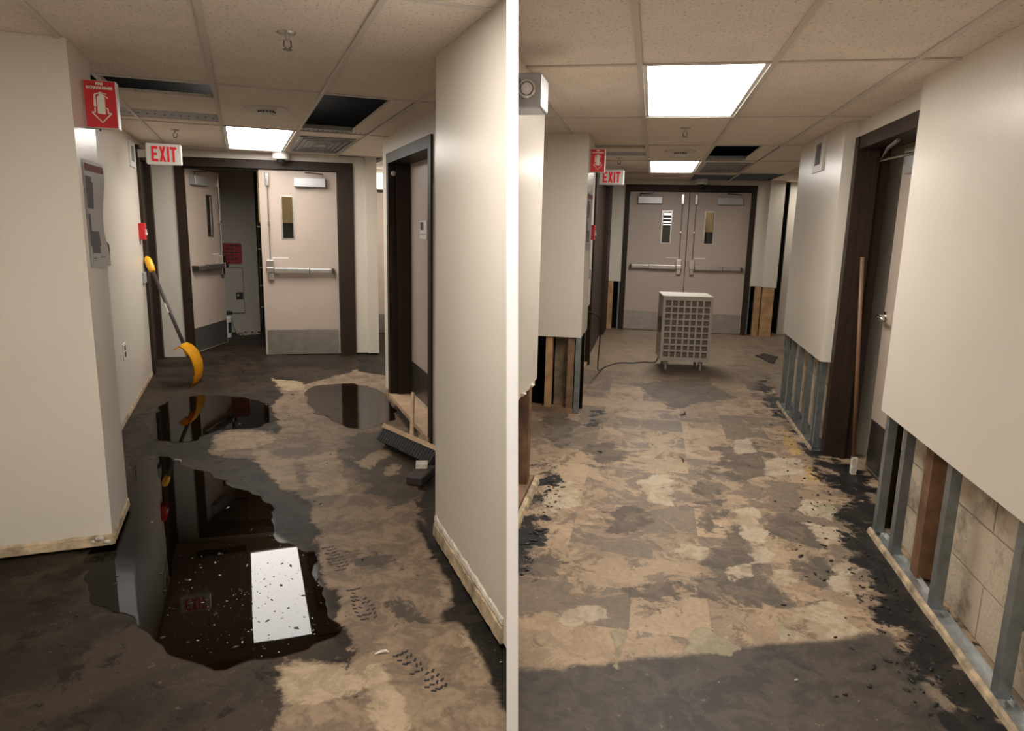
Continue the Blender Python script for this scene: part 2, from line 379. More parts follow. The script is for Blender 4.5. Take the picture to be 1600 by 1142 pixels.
LF={'tan':[[(0.21,7.06),(0.36,6.57),(0.51,6.69),(1.4,7.57),(1.34,6.47),(1.13,4.8),(1.09,4.5),(0.83,3.53),(0.79,3.16),(0.79,2.78),(0.79,2.28),(0.78,1.98),(0.77,1.72),(0.64,1.6),(0.24,1.74),(0.28,2.05),(0.29,2.34),(0.29,2.74),(0.25,3.02),(0.27,3.37),(0.28,3.71),(0.24,3.86),(0.12,4.27),(0.09,4.8),(0.21,5.27),(0.14,5.83),(0.27,6.36)],[(0.06,2.28),(0.09,2.33),(0.28,2.26),(0.28,2.01),(0.25,1.84),(0.04,1.92)],[(-0.27,4.84),(-0.25,5.21),(-0.1,5.33),(0.1,5.24),(0.24,4.98),(0.35,4.72),(0.27,4.23),(0.27,3.85),(0.16,3.94),(0.09,4.31),(0.0,4.58),(-0.19,4.67)]],'light':[[(-0.25,5.05),(-0.18,5.25),(0.08,5.21),(0.15,4.93),(0.03,4.82),(-0.21,4.82)],[(0.01,4.83),(0.18,4.61),(0.27,4.29),(0.26,3.92),(0.15,4.0),(0.09,4.34),(0.01,4.6)],[(0.29,4.57),(0.5,4.57),(0.51,3.81),(0.34,3.8),(0.3,4.08)],[(0.7,2.31),(0.75,2.28),(0.74,2.11),(0.71,1.92),(0.7,2.04),(0.68,2.21)],[(0.7,2.72),(0.76,2.7),(0.76,2.59),(0.72,2.5),(0.69,2.58)],[(0.07,2.27),(0.1,2.3),(0.27,2.25),(0.27,2.03),(0.06,2.1)],[(0.33,2.18),(0.39,2.19),(0.41,2.0),(0.4,1.84),(0.31,1.87),(0.32,2.03)],[(1.17,4.96),(1.17,4.63),(1.04,4.52)],[(0.21,7.0),(0.47,6.82),(0.49,6.38),(0.28,6.54)],[(0.63,4.36),(0.84,4.58),(0.86,4.4),(0.66,4.17)],[(0.78,4.25),(0.88,4.26),(0.83,4.06),(0.76,4.05)],[(1.15,5.54),(1.21,5.22),(1.13,4.8),(1.09,5.02)]],'damp':[[(0.61,4.8),(0.92,5.03),(1.08,4.66),(0.85,3.62),(0.72,3.57),(0.6,3.9),(0.58,4.38)],[(0.52,2.61),(0.55,2.58),(0.57,2.43),(0.54,2.46),(0.51,2.54)],[(0.31,3.08),(0.54,2.99),(0.58,2.91),(0.42,2.95),(0.3,3.02)]],'black':[[(0.8,3.45),(0.81,3.34),(0.81,2.87),(0.82,2.44),(0.84,2.11),(0.81,1.7),(0.7,1.74),(0.71,1.97),(0.73,2.23),(0.72,2.42),(0.76,2.7),(0.75,2.99),(0.76,3.28)],[(0.71,2.52),(0.77,2.4),(0.73,2.3),(0.7,2.4),(0.65,2.37),(0.69,2.48)],[(1.16,7.86),(1.4,7.6),(1.37,6.76),(1.06,7.16)],[(1.24,6.1),(1.18,4.99),(1.08,4.66),(1.09,5.56)]],'puddle_a':[[(-0.35,4.48),(-0.22,4.35),(-0.04,4.02),(0.07,3.77),(0.08,3.43),(0.16,3.22),(0.25,3.11),(0.25,2.87),(0.25,2.6),(0.26,2.46),(0.15,2.37),(-0.02,2.36),(-0.14,2.34),(-0.29,2.5),(-0.43,2.74),(-0.56,2.9),(-0.65,3.05),(-0.69,3.4),(-0.67,3.79),(-0.71,4.31),(-0.73,4.75),(-0.59,4.84),(-0.45,4.67)]],'puddle_b':[[(0.51,6.5),(0.8,6.62),(1.09,6.37),(1.13,5.81),(1.08,5.36),(0.87,5.12),(0.69,5.13),(0.54,5.51),(0.45,5.96)]],'puddle_c':[[(-0.72,5.97),(-0.6,6.36),(-0.31,6.45),(0.05,6.18),(0.19,5.71),(0.08,5.31),(-0.23,5.33),(-0.38,5.09),(-0.58,5.15),(-0.71,5.54)]]}
RF={'grey':[[(0.35,3.19),(0.51,3.6),(0.59,3.79),(0.58,3.38),(0.59,3.06),(0.62,2.81),(0.37,2.78),(0.3,2.82)],[(-0.0,2.8),(0.15,2.98),(0.21,2.88),(0.17,2.68),(0.04,2.6)],[(-0.49,2.98),(-0.36,3.08),(-0.3,2.84),(-0.42,2.75)],[(0.71,3.82),(0.86,3.95),(0.93,3.62),(0.91,3.39),(0.74,3.42),(0.65,3.55)],[(0.71,3.21),(0.89,3.32),(0.93,3.14),(0.85,3.03),(0.7,3.05)],[(0.63,2.87),(0.79,2.96),(0.79,2.85),(0.67,2.78),(0.61,2.81)],[(-0.41,4.68),(-0.18,4.9),(-0.08,4.56),(-0.27,4.31)],[(-0.18,3.59),(0.02,3.74),(0.06,3.4),(-0.13,3.28)],[(0.53,4.94),(0.82,5.17),(0.84,4.48),(0.59,4.3)],[(-0.1,6.87),(0.61,7.39),(0.84,6.59),(0.25,5.95)],[(1.26,9.69),(1.73,9.85),(1.32,7.3),(1.02,6.65),(0.94,7.49)],[(0.36,4.36),(0.45,4.44),(0.46,3.76),(0.37,3.41),(0.34,3.73)],[(-0.87,6.09),(-0.5,5.32),(-0.52,4.65),(-0.69,4.92)]],'dark':[[(-0.6,2.08),(-0.37,2.15),(-0.17,2.21),(0.18,2.36),(0.41,2.46),(0.73,2.58),(0.99,2.71),(1.0,2.34),(1.05,2.0),(-0.48,1.66)]],'light':[[(0.89,4.01),(1.05,4.12),(1.1,3.92),(1.03,3.8),(0.9,3.82)],[(0.9,3.71),(1.07,3.74),(1.03,3.48),(0.92,3.45),(0.88,3.57)],[(0.9,3.26),(1.07,3.36),(1.08,3.24),(0.93,3.14),(0.91,2.96),(0.85,2.98)],[(0.6,3.09),(0.69,3.17),(0.73,3.06),(0.61,2.95)],[(0.65,2.8),(0.82,2.89),(0.87,2.68),(0.82,2.59),(0.68,2.56)],[(0.58,2.71),(0.63,2.74),(0.65,2.57),(0.57,2.55)],[(0.64,5.12),(0.78,5.24),(0.79,4.93),(0.65,4.85)],[(0.82,4.73),(1.07,4.87),(1.05,4.54),(0.79,4.41)],[(0.01,4.15),(0.21,4.37),(0.21,3.79),(0.05,3.75)],[(0.18,3.21),(0.31,3.39),(0.35,3.19),(0.2,3.09)],[(-0.29,2.57),(-0.14,2.66),(-0.08,2.55),(-0.25,2.46)],[(-0.58,3.88),(-0.37,4.05),(-0.31,3.65),(-0.48,3.52)],[(0.4,3.04),(0.52,3.16),(0.54,3.07),(0.42,2.99)],[(0.53,3.78),(0.65,3.9),(0.63,3.19),(0.55,3.17)]],'green':[[(0.18,2.37),(0.24,2.51),(0.28,2.59),(0.34,2.51),(0.4,2.46),(0.38,2.4)],[(-0.07,2.46),(-0.02,2.5),(0.01,2.46),(-0.02,2.35),(-0.01,2.21),(-0.03,2.21),(-0.05,2.36)],[(0.56,2.65),(0.6,2.74),(0.64,2.61),(0.58,2.54)],[(0.99,4.03),(1.09,4.06),(1.09,3.92),(0.98,3.86)]],'black':[[(1.19,7.57),(1.24,6.71),(1.18,5.19),(1.26,4.82),(1.49,4.71),(1.31,3.97),(1.26,3.66),(1.22,2.38),(1.18,2.03),(0.99,1.99),(1.0,2.36),(1.0,2.71),(1.01,3.19),(1.02,3.49),(1.1,3.92),(1.18,4.11),(1.16,4.63),(1.13,5.56),(1.08,6.88)],[(-0.56,2.75),(-0.5,2.85),(-0.42,3.17),(-0.53,3.51),(-0.5,4.07),(-0.5,4.22),(-0.59,4.25),(-0.62,3.48),(-0.65,2.88)],[(-0.4,5.55),(-0.34,5.78),(-0.35,5.27)]],'ochre':[[(1.1,5.59),(1.12,5.25),(1.11,4.92),(1.03,4.9),(1.01,5.22)],[(1.06,4.69),(1.11,4.65),(1.1,4.41),(1.05,4.42)]]}

def floor(h, x0, x1, y0, y1, step, mt, layers):
    bm = bmesh.new(); nx = int((x1-x0)/step); ny = int((y1-y0)/step)
    vs = [[bm.verts.new((x0+i*(x1-x0)/nx, y0+j*(y1-y0)/ny, 0)) for i in range(nx+1)] for j in range(ny+1)]
    for j in range(ny):
        for i in range(nx): bm.faces.new((vs[j][i], vs[j][i+1], vs[j+1][i+1], vs[j+1][i]))
    CLIPFILL[0] = False; clip(bm, h); CLIPFILL[0] = True
    o = struct('floor', bm, mt, h)
    if o.data.polygons[0].normal.z < 0: o.data.flip_normals()
    n = len(o.data.vertices); co = np.empty(n*3, 'f'); o.data.vertices.foreach_get('co', co); co = co.reshape(-1, 3)
    for k, f in layers.items():
        v = f(co[:, 0], co[:, 1]); a = o.data.attributes.new(k, 'FLOAT', 'POINT'); a.data.foreach_set('value', v.astype('f'))
    return o
allp = LF['puddle_a']+LF['puddle_b']+LF['puddle_c']
floor('L', -1.7, 2.6, -2, 12.5, 0.05, M['floor_wet'], {
    'tan': lambda x, y: sdf(x, y, LF['tan']), 'light': lambda x, y: sdf(x, y, LF['light']), 'damp': lambda x, y: sdf(x, y, LF['damp']),
    'black': lambda x, y: sdf(x, y, LF['black']), 'puddle': lambda x, y: sdf(x, y, allp)})
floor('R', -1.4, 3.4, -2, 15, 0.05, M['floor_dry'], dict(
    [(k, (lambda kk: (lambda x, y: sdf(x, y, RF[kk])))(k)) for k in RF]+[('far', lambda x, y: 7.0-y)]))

# ------------------------------------------------------------------ ceilings: grid, tiles, what shows above
def ceiling(h, xs, ys, skip, special=()):
    c = thing('ceiling', None, None, h, (0, 0, CZ), kind='structure')
    g = 0.011
    for i in range(len(xs)-1):
        for j in range(len(ys)-1):
            if (i, j) in skip: continue
            bm = clip(box((xs[i]+g, xs[i+1]-g), (ys[j]+g, ys[j+1]-g), (CZ+0.001, CZ+0.018)), h)
            if not bm.faces: bm.free(); continue
            part('ceiling_tile', bm, M['tile'], c)
    for (xr, yr) in special:
        part('ceiling_tile', box(xr, yr, (CZ+0.001, CZ+0.018)), M['tile'], c)
    for x in xs[1:-1]:
        bm = clip(boxes(((x-0.012, x+0.012), (ys[0], ys[-1]), (CZ-0.006, CZ)), ((x-0.0015, x+0.0015), (ys[0], ys[-1]), (CZ, CZ+0.03))), h)
        if bm.faces: part('main_runner', bm, M['gridbar'], c)
    for j, y in enumerate(ys[1:-1]):
        for i in range(len(xs)-1):
            if (i, j) in skip and (i, j+1) in skip: continue
            bm = clip(box((xs[i]+0.012, xs[i+1]-0.012), (y-0.012, y+0.012), (CZ-0.006, CZ)), h)
            if bm.faces: part('cross_runner', bm, M['gridbar'], c)
            else: bm.free()
    return c
XG = [-1.75, -1.2, -0.65, -0.1, 0.46, 1.01, 1.56, 2.11, 2.66]
YGL = [-2.6, -1.1, 0.65, 2.38, 4.25, 6.05, 7.95, 9.7, 11.4, 12.6]
YGR = [-2.6, -1.1, 0.3, 1.8, 3.3, 4.8, 6.35, 7.75, 9.35, 10.9, 12.5, 14.8]
cl = ceiling('L', XG, YGL, {(2, 4), (4, 4), (3, 5), (3, 2), (4, 6), (5, 6), (2, 6), (1, 4)},
             (((-0.89, -0.112), (4.74, 5.46)), ((-0.89, -0.112), (5.88, 6.04)), ((0.86, 0.99), (4.27, 6.02)), ((-0.639, -0.111), (8.2, 9.6)), ((0.471, 0.999), (8.0, 8.25))))
cr = ceiling('R', XG, YGR, {(2, 6), (4, 6), (3, 4), (3, 7), (3, 1), (4, 8), (5, 8), (2, 8)},
             (((-0.639, -0.112), (6.62, 6.90)), ((-0.639, -0.112), (7.30, 7.74)), ((0.86, 0.99), (6.37, 7.74)), ((-0.639, -0.111), (9.7, 10.85)), ((0.471, 0.999), (9.36, 9.7))))
for h, y1 in (('L', 12.6), ('R', 15)):
    struct('plenum_deck_1' if h == 'L' else 'plenum_deck_2', clip(box((-1.8, 2.7 if h == 'L' else 3.5), (-2.4, y1), (2.62, 2.66)), h), M['void'], h)  # deck above the grid, shade of the void put into its colour
# metal tracks lying exposed beside the missing tiles
def track(h, xr, yr, label, along='x'):
    t = thing('metal_track', label, 'metal track', h, ((xr[0]+xr[1])/2, (yr[0]+yr[1])/2, CZ))
    x0, x1 = xr; y0, y1 = yr
    bm = boxes((xr, yr, (CZ+0.002, CZ+0.006)))
    if along == 'x':
        bx(bm, xr, (y1-0.004, y1), (CZ+0.006, CZ+0.05)); bx(bm, xr, (y0, y0+0.004), (CZ+0.006, CZ+0.03))
    else:
        bx(bm, (x0, x0+0.004), yr, (CZ+0.006, CZ+0.05)); bx(bm, (x1-0.004, x1), yr, (CZ+0.006, CZ+0.03))
    part('channel', bm, M['slot'], t)
    hb = bmesh.new(); n = 14
    for k in range(n):
        if along == 'x':
            cx = x0+(k+0.5)*(x1-x0)/n; bx(hb, (cx-0.006, cx+0.006), ((y0+y1)/2-0.03+0.03*(k % 2), (y0+y1)/2+0.03*(k % 2)), (CZ, CZ+0.0025))
        else:
            cy = y0+(k+0.5)*(y1-y0)/n; bx(hb, ((x0+x1)/2-0.006, (x0+x1)/2+0.006), (cy-0.03, cy+0.03), (CZ, CZ+0.0025))
    part('punched_hole', hb, M['black'], t, kind='stuff')
track('L', (-0.86, -0.115), (5.48, 5.86), 'perforated grey metal track in the ceiling near the red arrow sign of the wet corridor')
track('L', (0.475, 0.99), (5.88, 6.02), 'grey metal track along the far edge of the large black ceiling hole, wet corridor')
track('L', (0.995, 1.06), (4.4, 5.9), 'long narrow grey track running beside the slid ceiling tile, wet corridor', 'y')
track('R', (-0.63, -0.115), (6.92, 7.28), 'perforated grey metal track in the ceiling left of the far lit panel, dry corridor')
track('R', (0.475, 0.99), (7.58, 7.72), 'grey metal track along the far edge of the black ceiling hole, dry corridor')

def light_panel(h, xr, yr, label):
    t = thing('light_panel', label, 'ceiling light', h, ((xr[0]+xr[1])/2, (yr[0]+yr[1])/2, CZ))
    x0, x1 = xr[0]+0.012, xr[1]-0.012; y0, y1 = yr[0]+0.014, yr[1]-0.014; f = 0.02
    part('frame', boxes(((x0, x1), (y0, y0+f), (CZ, CZ+0.04)), ((x0, x1), (y1-f, y1), (CZ, CZ+0.04)), ((x0, x0+f), (y0+f, y1-f), (CZ, CZ+0.04)), ((x1-f, x1), (y0+f, y1-f), (CZ, CZ+0.04))), M['white'], t)
    part('diffuser', box((x0+f, x1-f), (y0+f, y1-f), (CZ+0.006, CZ+0.03)), M['panel'], t)
light_panel('L', (-0.1, 0.46), (6.05, 7.95), 'bright rectangular ceiling panel light before the half-open doors of the wet corridor')
light_panel('L', (-0.1, 0.46), (0.65, 2.38), 'bright ceiling panel light above the near end of the wet corridor')
light_panel('R', (-0.1, 0.46), (3.3, 4.8), 'largest bright ceiling panel light, nearest in the dry corridor')
light_panel('R', (-0.1, 0.46), (7.75, 9.35), 'smaller far bright ceiling panel light in the dry corridor')
light_panel('R', (-0.1, 0.46), (-1.1, 0.3), 'bright ceiling panel light above the near end of the dry corridor')

# ------------------------------------------------------------------ shell
F = 0.012
# partition between the two corridors: a slim wedge, out of plumb
def midx(u, y, z):
    # point of the side plane of slope u at world depth y, height z
    n = Vector((cr_, sr_*sp_-u*cp_, sr_*cp_+u*sp_)); return -(n.y*y+n.z*(z-EYE))/n.x
bm = bmesh.new(); vs = []
for z in (0, CZ+0.03):
    for (u, y) in ((-0.0077, 1.72), (0.0085, 1.72), (0.0085, 4.2), (-0.0077, 4.2)):
        vs.append(bm.verts.new((midx(u, y, z), y, z)))
for f in ((0, 1, 2, 3), (7, 6, 5, 4), (0, 4, 5, 1), (1, 5, 6, 2), (2, 6, 7, 3), (3, 7, 4, 0)): bm.faces.new([vs[i] for i in f])
M['white_paint'] = mat('clean_white_paint', (0.86, 0.86, 0.86), 0.6, var=0.01)
struct('wall_middle', bm, M['white_paint'], 'W')
struct('wall_back', box((-1.35, 1.7), (-1.85, -1.75), (0, CZ)), M['paint'], 'W')
# --- wet corridor walls
struct('wall_left', boxes(((-1.6, -0.62), (3.47, 3.95), (0.02, CZ))), M['paint'], 'L')
struct('wall_left_side', box((-1.6, -1.5), (-1.9, 3.47), (0, CZ)), M['paint'], 'L')
struct('wall_left_far', box((-1.0, -0.87), (3.95, 7.5), (0.0, CZ)), M['paint'], 'L')
bm = clip(box((0.81, 1.6), (1.5, 3.1), (0.03, CZ)), 'L'); struct('wall_right', bm, M['paint'], 'L')
struct('wall_right_door', clip(boxes(((1.17, 1.42), (3.1, 4.55), (0, CZ)), ((1.17, 1.42), (6.05, 6.27), (0.03, CZ)), ((1.17, 1.42), (4.55, 6.05), (2.06, CZ))), 'L'), M['paint'], 'L')
# peeled base of the wet corridor walls
def ragged_strip(bm, pts, z0, z1, th, nrm, seed, n=60):
    rnd = random.Random(seed); (xa, ya), (xb, yb) = pts; A = []
    for k in range(n+1):
        t = k/n; x = xa+(xb-xa)*t; y = ya+(yb-ya)*t; e = z1*(1+0.10*(mnoise.noise(Vector((seed, t*14, 0)))))+rnd.uniform(-.002, .002)
        o = th*(1+0.35*mnoise.noise(Vector((seed+5, t*20, 0))))
        A.append([bm.verts.new((x, y, z0)), bm.verts.new((x+nrm[0]*o, y+nrm[1]*o, z0)), bm.verts.new((x+nrm[0]*o*.7, y+nrm[1]*o*.7, e)), bm.verts.new((x, y, e+.01))])
    for a, b in zip(A, A[1:]):
        for i in range(4): bm.faces.new((a[i], a[(i+1) % 4], b[(i+1) % 4], b[i]))
    bm.faces.new(A[0]); bm.faces.new(A[-1][::-1])
bm = bmesh.new(); ragged_strip(bm, ((0.81, 2.14), (0.81, 3.1)), 0.025, 0.085, 0.012, (-1, 0), 3, 90); struct('baseboard_right', bm, M['baseboard'], 'L')
bm = bmesh.new(); ragged_strip(bm, ((0.81, 2.14), (0.81, 3.1)), 0.10, 0.118, 0.006, (-1, 0), 8, 90); struct('trim_3', bm, M['plaster'], 'L')
bm = bmesh.new(); ragged_strip(bm, ((-1.5, 3.47), (-0.62, 3.47)), 0.02, 0.06, 0.010, (0, -1), 5, 60)
ragged_strip(bm, ((-0.62, 3.47), (-0.62, 3.95)), 0.02, 0.05, 0.008, (1, 0), 6, 40); struct('baseboard_left', bm, M['baseboard'], 'L')
bm = bmesh.new(); ragged_strip(bm, ((-0.87, 3.95), (-0.87, 7.5)), 0.0, 0.03, 0.006, (1, 0), 9, 60); struct('baseboard_left_far', bm, M['baseboard'], 'L')
bm = bmesh.new()
for (x, y, z, r) in ((-0.67, 3.465, 0.05, 0.022), (-0.64, 3.46, 0.035, 0.016), (-0.70, 3.465, 0.04, 0.012)):
    bmesh.ops.create_icosphere(bm, subdivisions=1, radius=r, matrix=Matrix.Translation((x, y, z))@Matrix.Rotation(0.6, 4, 'X')@Matrix.Diagonal((1, .5, 1.3, 1)))
solo('plaster_flake', bm, M['plaster'], 'loose white plaster flakes at the foot of the near left wall corner', 'plaster', 'L', (-0.66, 3.46, 0.03), kind='stuff')

# --- end wall of the wet corridor (slightly out of square)
K = -0.16
def ey(x, y0=8.40): return y0+K*(x+0.6)
def skew(bm):
    for v in bm.verts: v.co.y += K*(v.co.x+0.6)
    return bm
FX0, FX1, HZ = -0.62, 1.18, 2.13
struct('wall_end', skew(boxes(((-1.0, FX0), (8.40, 8.52), (0, CZ)), ((FX0, FX1), (8.40, 8.52), (HZ, CZ)), ((FX1, 1.31), (8.40, 8.52), (0.02, CZ)), ((1.31, 1.43), (8.36, 8.52), (0.02, CZ)))), M['paint'], 'L')
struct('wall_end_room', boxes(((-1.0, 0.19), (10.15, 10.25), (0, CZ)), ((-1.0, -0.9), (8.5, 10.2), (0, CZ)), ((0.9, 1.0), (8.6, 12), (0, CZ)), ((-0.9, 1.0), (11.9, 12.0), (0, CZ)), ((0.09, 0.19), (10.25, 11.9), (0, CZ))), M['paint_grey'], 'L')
struct('wall_right_hall', boxes(((1.42, 2.6), (9.7, 9.8), (0, CZ)), ((1.0, 1.06), (8.6, 9.7), (0, CZ)), ((2.5, 2.6), (6.42, 9.7), (0, CZ)), ((1.42, 2.6), (6.17, 6.27), (0, CZ))), M['paint'], 'L')

# --- door building blocks
def door_frame(h, x0, x1, y, zt, name, sk=None, wj=0.065, dep=0.16, wr=None):
    wr = wr or wj
    bm = boxes(((x0, x0+wj), (y-0.02, y+dep), (0, zt)), ((x1-wr, x1), (y-0.02, y+dep), (0, zt)), ((x0+wj, x1-wr), (y-0.02, y+dep), (zt-0.09, zt)),
               ((x0+wj, x0+wj+0.02), (y+0.07, y+dep), (0, zt-0.09)), ((x1-wr-0.02, x1-wr), (y+0.07, y+dep), (0, zt-0.09)), ((x0+wj, x1-wr), (y+0.07, y+dep), (zt-0.11, zt-0.09)))
    if sk: sk(bm)
    t = struct(name, bm, M['brown'], h); return t
def door_leaf(h, hinge, ang, wd, s, name, label, zt=2.03, light_window=True, kick=0.29):
    """leaf in its own space: u from the meeting edge (0) to the hinge (wd); s=+1 hinge at right. face towards -y."""
    t = thing(name, label, 'door', h, hinge); t.rotation_euler[2] += ang
    def X(u): return -s*(wd-u)           # hinge at x=0
    def B(u0, u1, yr, zr): return ((X(u0), X(u1)), yr, zr)
    wu0, wu1, wz0, wz1 = 0.20*wd/0.84+0.03, 0.33*wd/0.84+0.03, 1.30, 1.76
    P = lambda n, bm, m, par=t, **k: part(n, bm, m, par, local=True, **k)
    P('panel', boxes(B(0, wu0, (0, 0.045), (0.01, zt)), B(wu1, wd, (0, 0.045), (0.01, zt)), B(wu0, wu1, (0, 0.045), (0.01, wz0)), B(wu0, wu1, (0, 0.045), (wz1, zt))), M['door'])
    e = 0.008
    wf = P('window_frame', boxes(B(wu0-e, wu1+e, (-0.004, 0.003), (wz0-e, wz0+e)), B(wu0-e, wu1+e, (-0.004, 0.003), (wz1-e, wz1+e)), B(wu0-e, wu0+e, (-0.004, 0.003), (wz0+e, wz1-e)), B(wu1-e, wu1+e, (-0.004, 0.003), (wz0+e, wz1-e))), M['steel'])
    P('pane', box(*B(wu0, wu1, (0.02, 0.024), (wz0, wz1))), M['glass'], wf)
    P('kick_plate', box(*B(0.02, wd-0.015, (-0.003, 0), (0.02, kick))), M['steel'])
    P('hinge_edge', box(*B(wd-0.004, wd, (-0.002, 0.047), (0.01, zt))), M['cream_metal'])
    bar = P('panic_bar', boxes(B(0.13, wd*0.62, (-0.075, -0.035), (0.925, 0.985)), B(wd*0.62, wd-0.07, (-0.070, -0.035), (0.930, 0.980))), M['steel'], bevel=0.006)
    P('bar_end', box(*B(wd-0.07, wd-0.05, (-0.072, 0), (0.925, 0.985))), M['dark_steel'], bar)
    P('bar_mount', box(*B(0.13, 0.16, (-0.036, 0), (0.935, 0.975))), M['dark_steel'], bar)
    P('bar_joint', box(*B(wd*0.62-0.004, wd*0.62+0.004, (-0.077, -0.033), (0.923, 0.987))), M['dark_steel'], bar)
    P('latch_case', boxes(B(0.05, 0.125, (-0.055, 0), (0.93, 1.07)), B(0.05, 0.125, (-0.085, 0), (0.93, 0.99)), B(0.06, 0.12, (-0.045, 0), (0.85, 0.93))), M['chrome'], bevel=0.005)
    bm = bmesh.new(); tube(bm, [(X(0.09), -0.03, 1.07), (X(0.09), -0.03, zt-0.13)], 0.006, 8); P('vertical_rod', bm, M['steel'])
    P('top_latch', boxes(B(0.07, 0.11, (-0.045, 0), (zt-0.17, zt-0.03))), M['chrome'], bevel=0.005)
    P('rod_guide', boxes(B(0.078, 0.102, (-0.042, 0), (1.45, 1.475))), M['chrome'])
    P('label_strip', box(*B(0.11, 0.28, (-0.0015, 0), (1.085, 1.10))), M['white'])
    cl_ = P('closer', box(*B(wd*0.45, wd*0.86, (-0.07, 0), (zt-0.17, zt-0.07))), M['closer'], bevel=0.006)
    bm = bmesh.new(); tube(bm, [(X(wd*0.82), -0.05, zt-0.065), (X(wd*0.83), -0.05, zt-0.03), (X(wd*0.6), -0.10, zt-0.02)], 0.007, 6); P('closer_arm', bm, M['dark_steel'], cl_)
    for z in (0.2, 1.0, 1.8): P('hinge', box(*B(wd-0.001, wd+0.012, (-0.012, 0.012), (z, z+0.11))), M['dark_steel'])
    return t
door_frame('L', FX0, FX1, 8.40, HZ, 'door_1', skew, wr=0.165)
hx = FX1-0.17; door_leaf('L', (hx, ey(hx)+0.03, 0), math.atan(K), 0.815, 1, 'door_leaf', 'closed beige right-hand door leaf with long push bar, wet corridor', light_window=True)
hx = FX0+0.075; door_leaf('L', (hx, ey(hx)+0.14, 0), radians(66), 0.815, -1, 'door_leaf', 'shadowed beige door leaf swung open into the dark room beyond the wet corridor')
# behind the half-open doors
t = thing('access_panel', 'flush grey access panel with black latch, low on the wall behind the open door', 'panel', 'L', (-0.2, 10.15, 0.5))
part('frame', boxes(((-0.42, 0.0), (10.138, 10.15), (0.26, 0.265)), ((-0.42, 0.0), (10.138, 10.15), (0.865, 0.87)), ((-0.42, -0.415), (10.138, 10.15), (0.265, 0.865)), ((-0.005, 0.0), (10.138, 10.15), (0.265, 0.865))), M['void'], t)
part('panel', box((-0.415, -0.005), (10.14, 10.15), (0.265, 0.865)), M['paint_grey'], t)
lt = part('latch', box((-0.10, -0.012), (10.128, 10.139), (0.45, 0.54)), M['black'], t)
bm = bmesh.new(); lathe(bm, (-0.075, 10.128, 0.50), [(0.016, 0), (0.016, 0.01), (0.008, 0.014)], (0, -1, 0), 12); part('lock_cylinder', bm, M['steel'], lt)
t = thing('warning_placard', 'dark red placard with dim dark lettering on the grey wall behind the open door', 'sign', 'L', (-0.18, 10.14, 1.0))
bm = bmesh.new(); poly = []
for cx, cz, a0 in ((-0.03, 1.16, 0), (-0.37, 1.16, 90), (-0.37, 0.95, 180), (-0.03, 0.95, 270)):
    for k in range(5): a = radians(a0+k*22.5); poly.append((cx+0.03*cos(a), cz+0.03*sin(a)))
prism(bm, poly, 'y', 10.135, 10.149); part('plate', bm, M['red_d'], t)
bm = bmesh.new(); rnd = random.Random(2)
for r in range(5):
    x = -0.36
    while x < -0.08-(r % 2)*0.05:
        l = rnd.uniform(0.02, 0.06); bx(bm, (x, x+l), (10.133, 10.135), (1.15-0.045*r, 1.17-0.045*r)); x += l+0.012
part('worn_lettering', bm, M['ink'], t, kind='stuff')
t = thing('bucket', 'white plastic bucket with dark green lid and label, behind the open door', 'bucket', 'L', (-0.26, 9.75, 0))
bm = bmesh.new(); lathe(bm, (-0.26, 9.75, 0), [(0.085, 0), (0.10, 0.24), (0.106, 0.245), (0.106, 0.26), (0.10, 0.265), (0.103, 0.30)], seg=24); part('body', bm, M['white'], t, smooth=False)
bm = bmesh.new(); lathe(bm, (-0.26, 9.75, 0.30), [(0.112, 0), (0.112, 0.025), (0.10, 0.032)], seg=24); M['dgreen'] = mat('dark_green_lid', (0.02, 0.04, 0.035), 0.4); part('lid', bm, M['dgreen'], t)
bm = bmesh.new(); n = 12
for k in range(n):
    a0 = radians(-130+k*9); a1 = radians(-130+(k+1)*9)
    if k in (4, 7): continue
    vsq = [bm.verts.new((-0.26+r*cos(a), 9.75+r*sin(a), z)) for (a, z, r) in ((a0, 0.06, .0915), (a1, 0.06, .0915), (a1, 0.2, .1), (a0, 0.2, .1))]; bm.faces.new(vsq)
part('printed_label', bm, M['dgreen'], t)
bm = bmesh.new(); tube(bm, [(-0.16, 9.75, 0.24), (-0.15, 9.70, 0.14), (-0.12, 9.66, 0.07), (-0.10, 9.66, 0.02), (-0.05, 9.7, 0.008)], 0.004, 6); part('bail_handle', bm, M['dark_steel'], t)
t = thing('wire_shelf', 'dark wire shelving seen through the gap between the half-open doors', 'shelf', 'L', (0.35, 10.6, 0))
for x in (0.22, 0.62):
    for y in (10.4, 10.8):
        bm = bmesh.new(); tube(bm, [(x, y, 0), (x, y, 1.7)], 0.012, 8); part('post', bm, M['steel'], t)
for z in (0.3, 0.6, 0.85, 1.1, 1.4): part('shelf', box((0.21, 0.63), (10.38, 10.82), (z, z+0.015)), M['steel'], t)
solo('room_light_board', box((0.21, 0.62), (9.16, 9.19), (1.47, 2.18)), M['room_light_y'], 'added pale yellow board imitating the room light behind the door gap and window slot', 'board', 'L', (0.4, 9.18, 1.47))  # made-up board, stands in for the yellow light of the room
solo('dark_sheet', boxes(((0.30, 0.62), (9.20, 9.24), (0.0, 1.5))), M['black'], 'black sheet below the pale yellow board behind the doors', 'sheet', 'L', (0.4, 9.22, 0))  # plain black slab below the yellow board
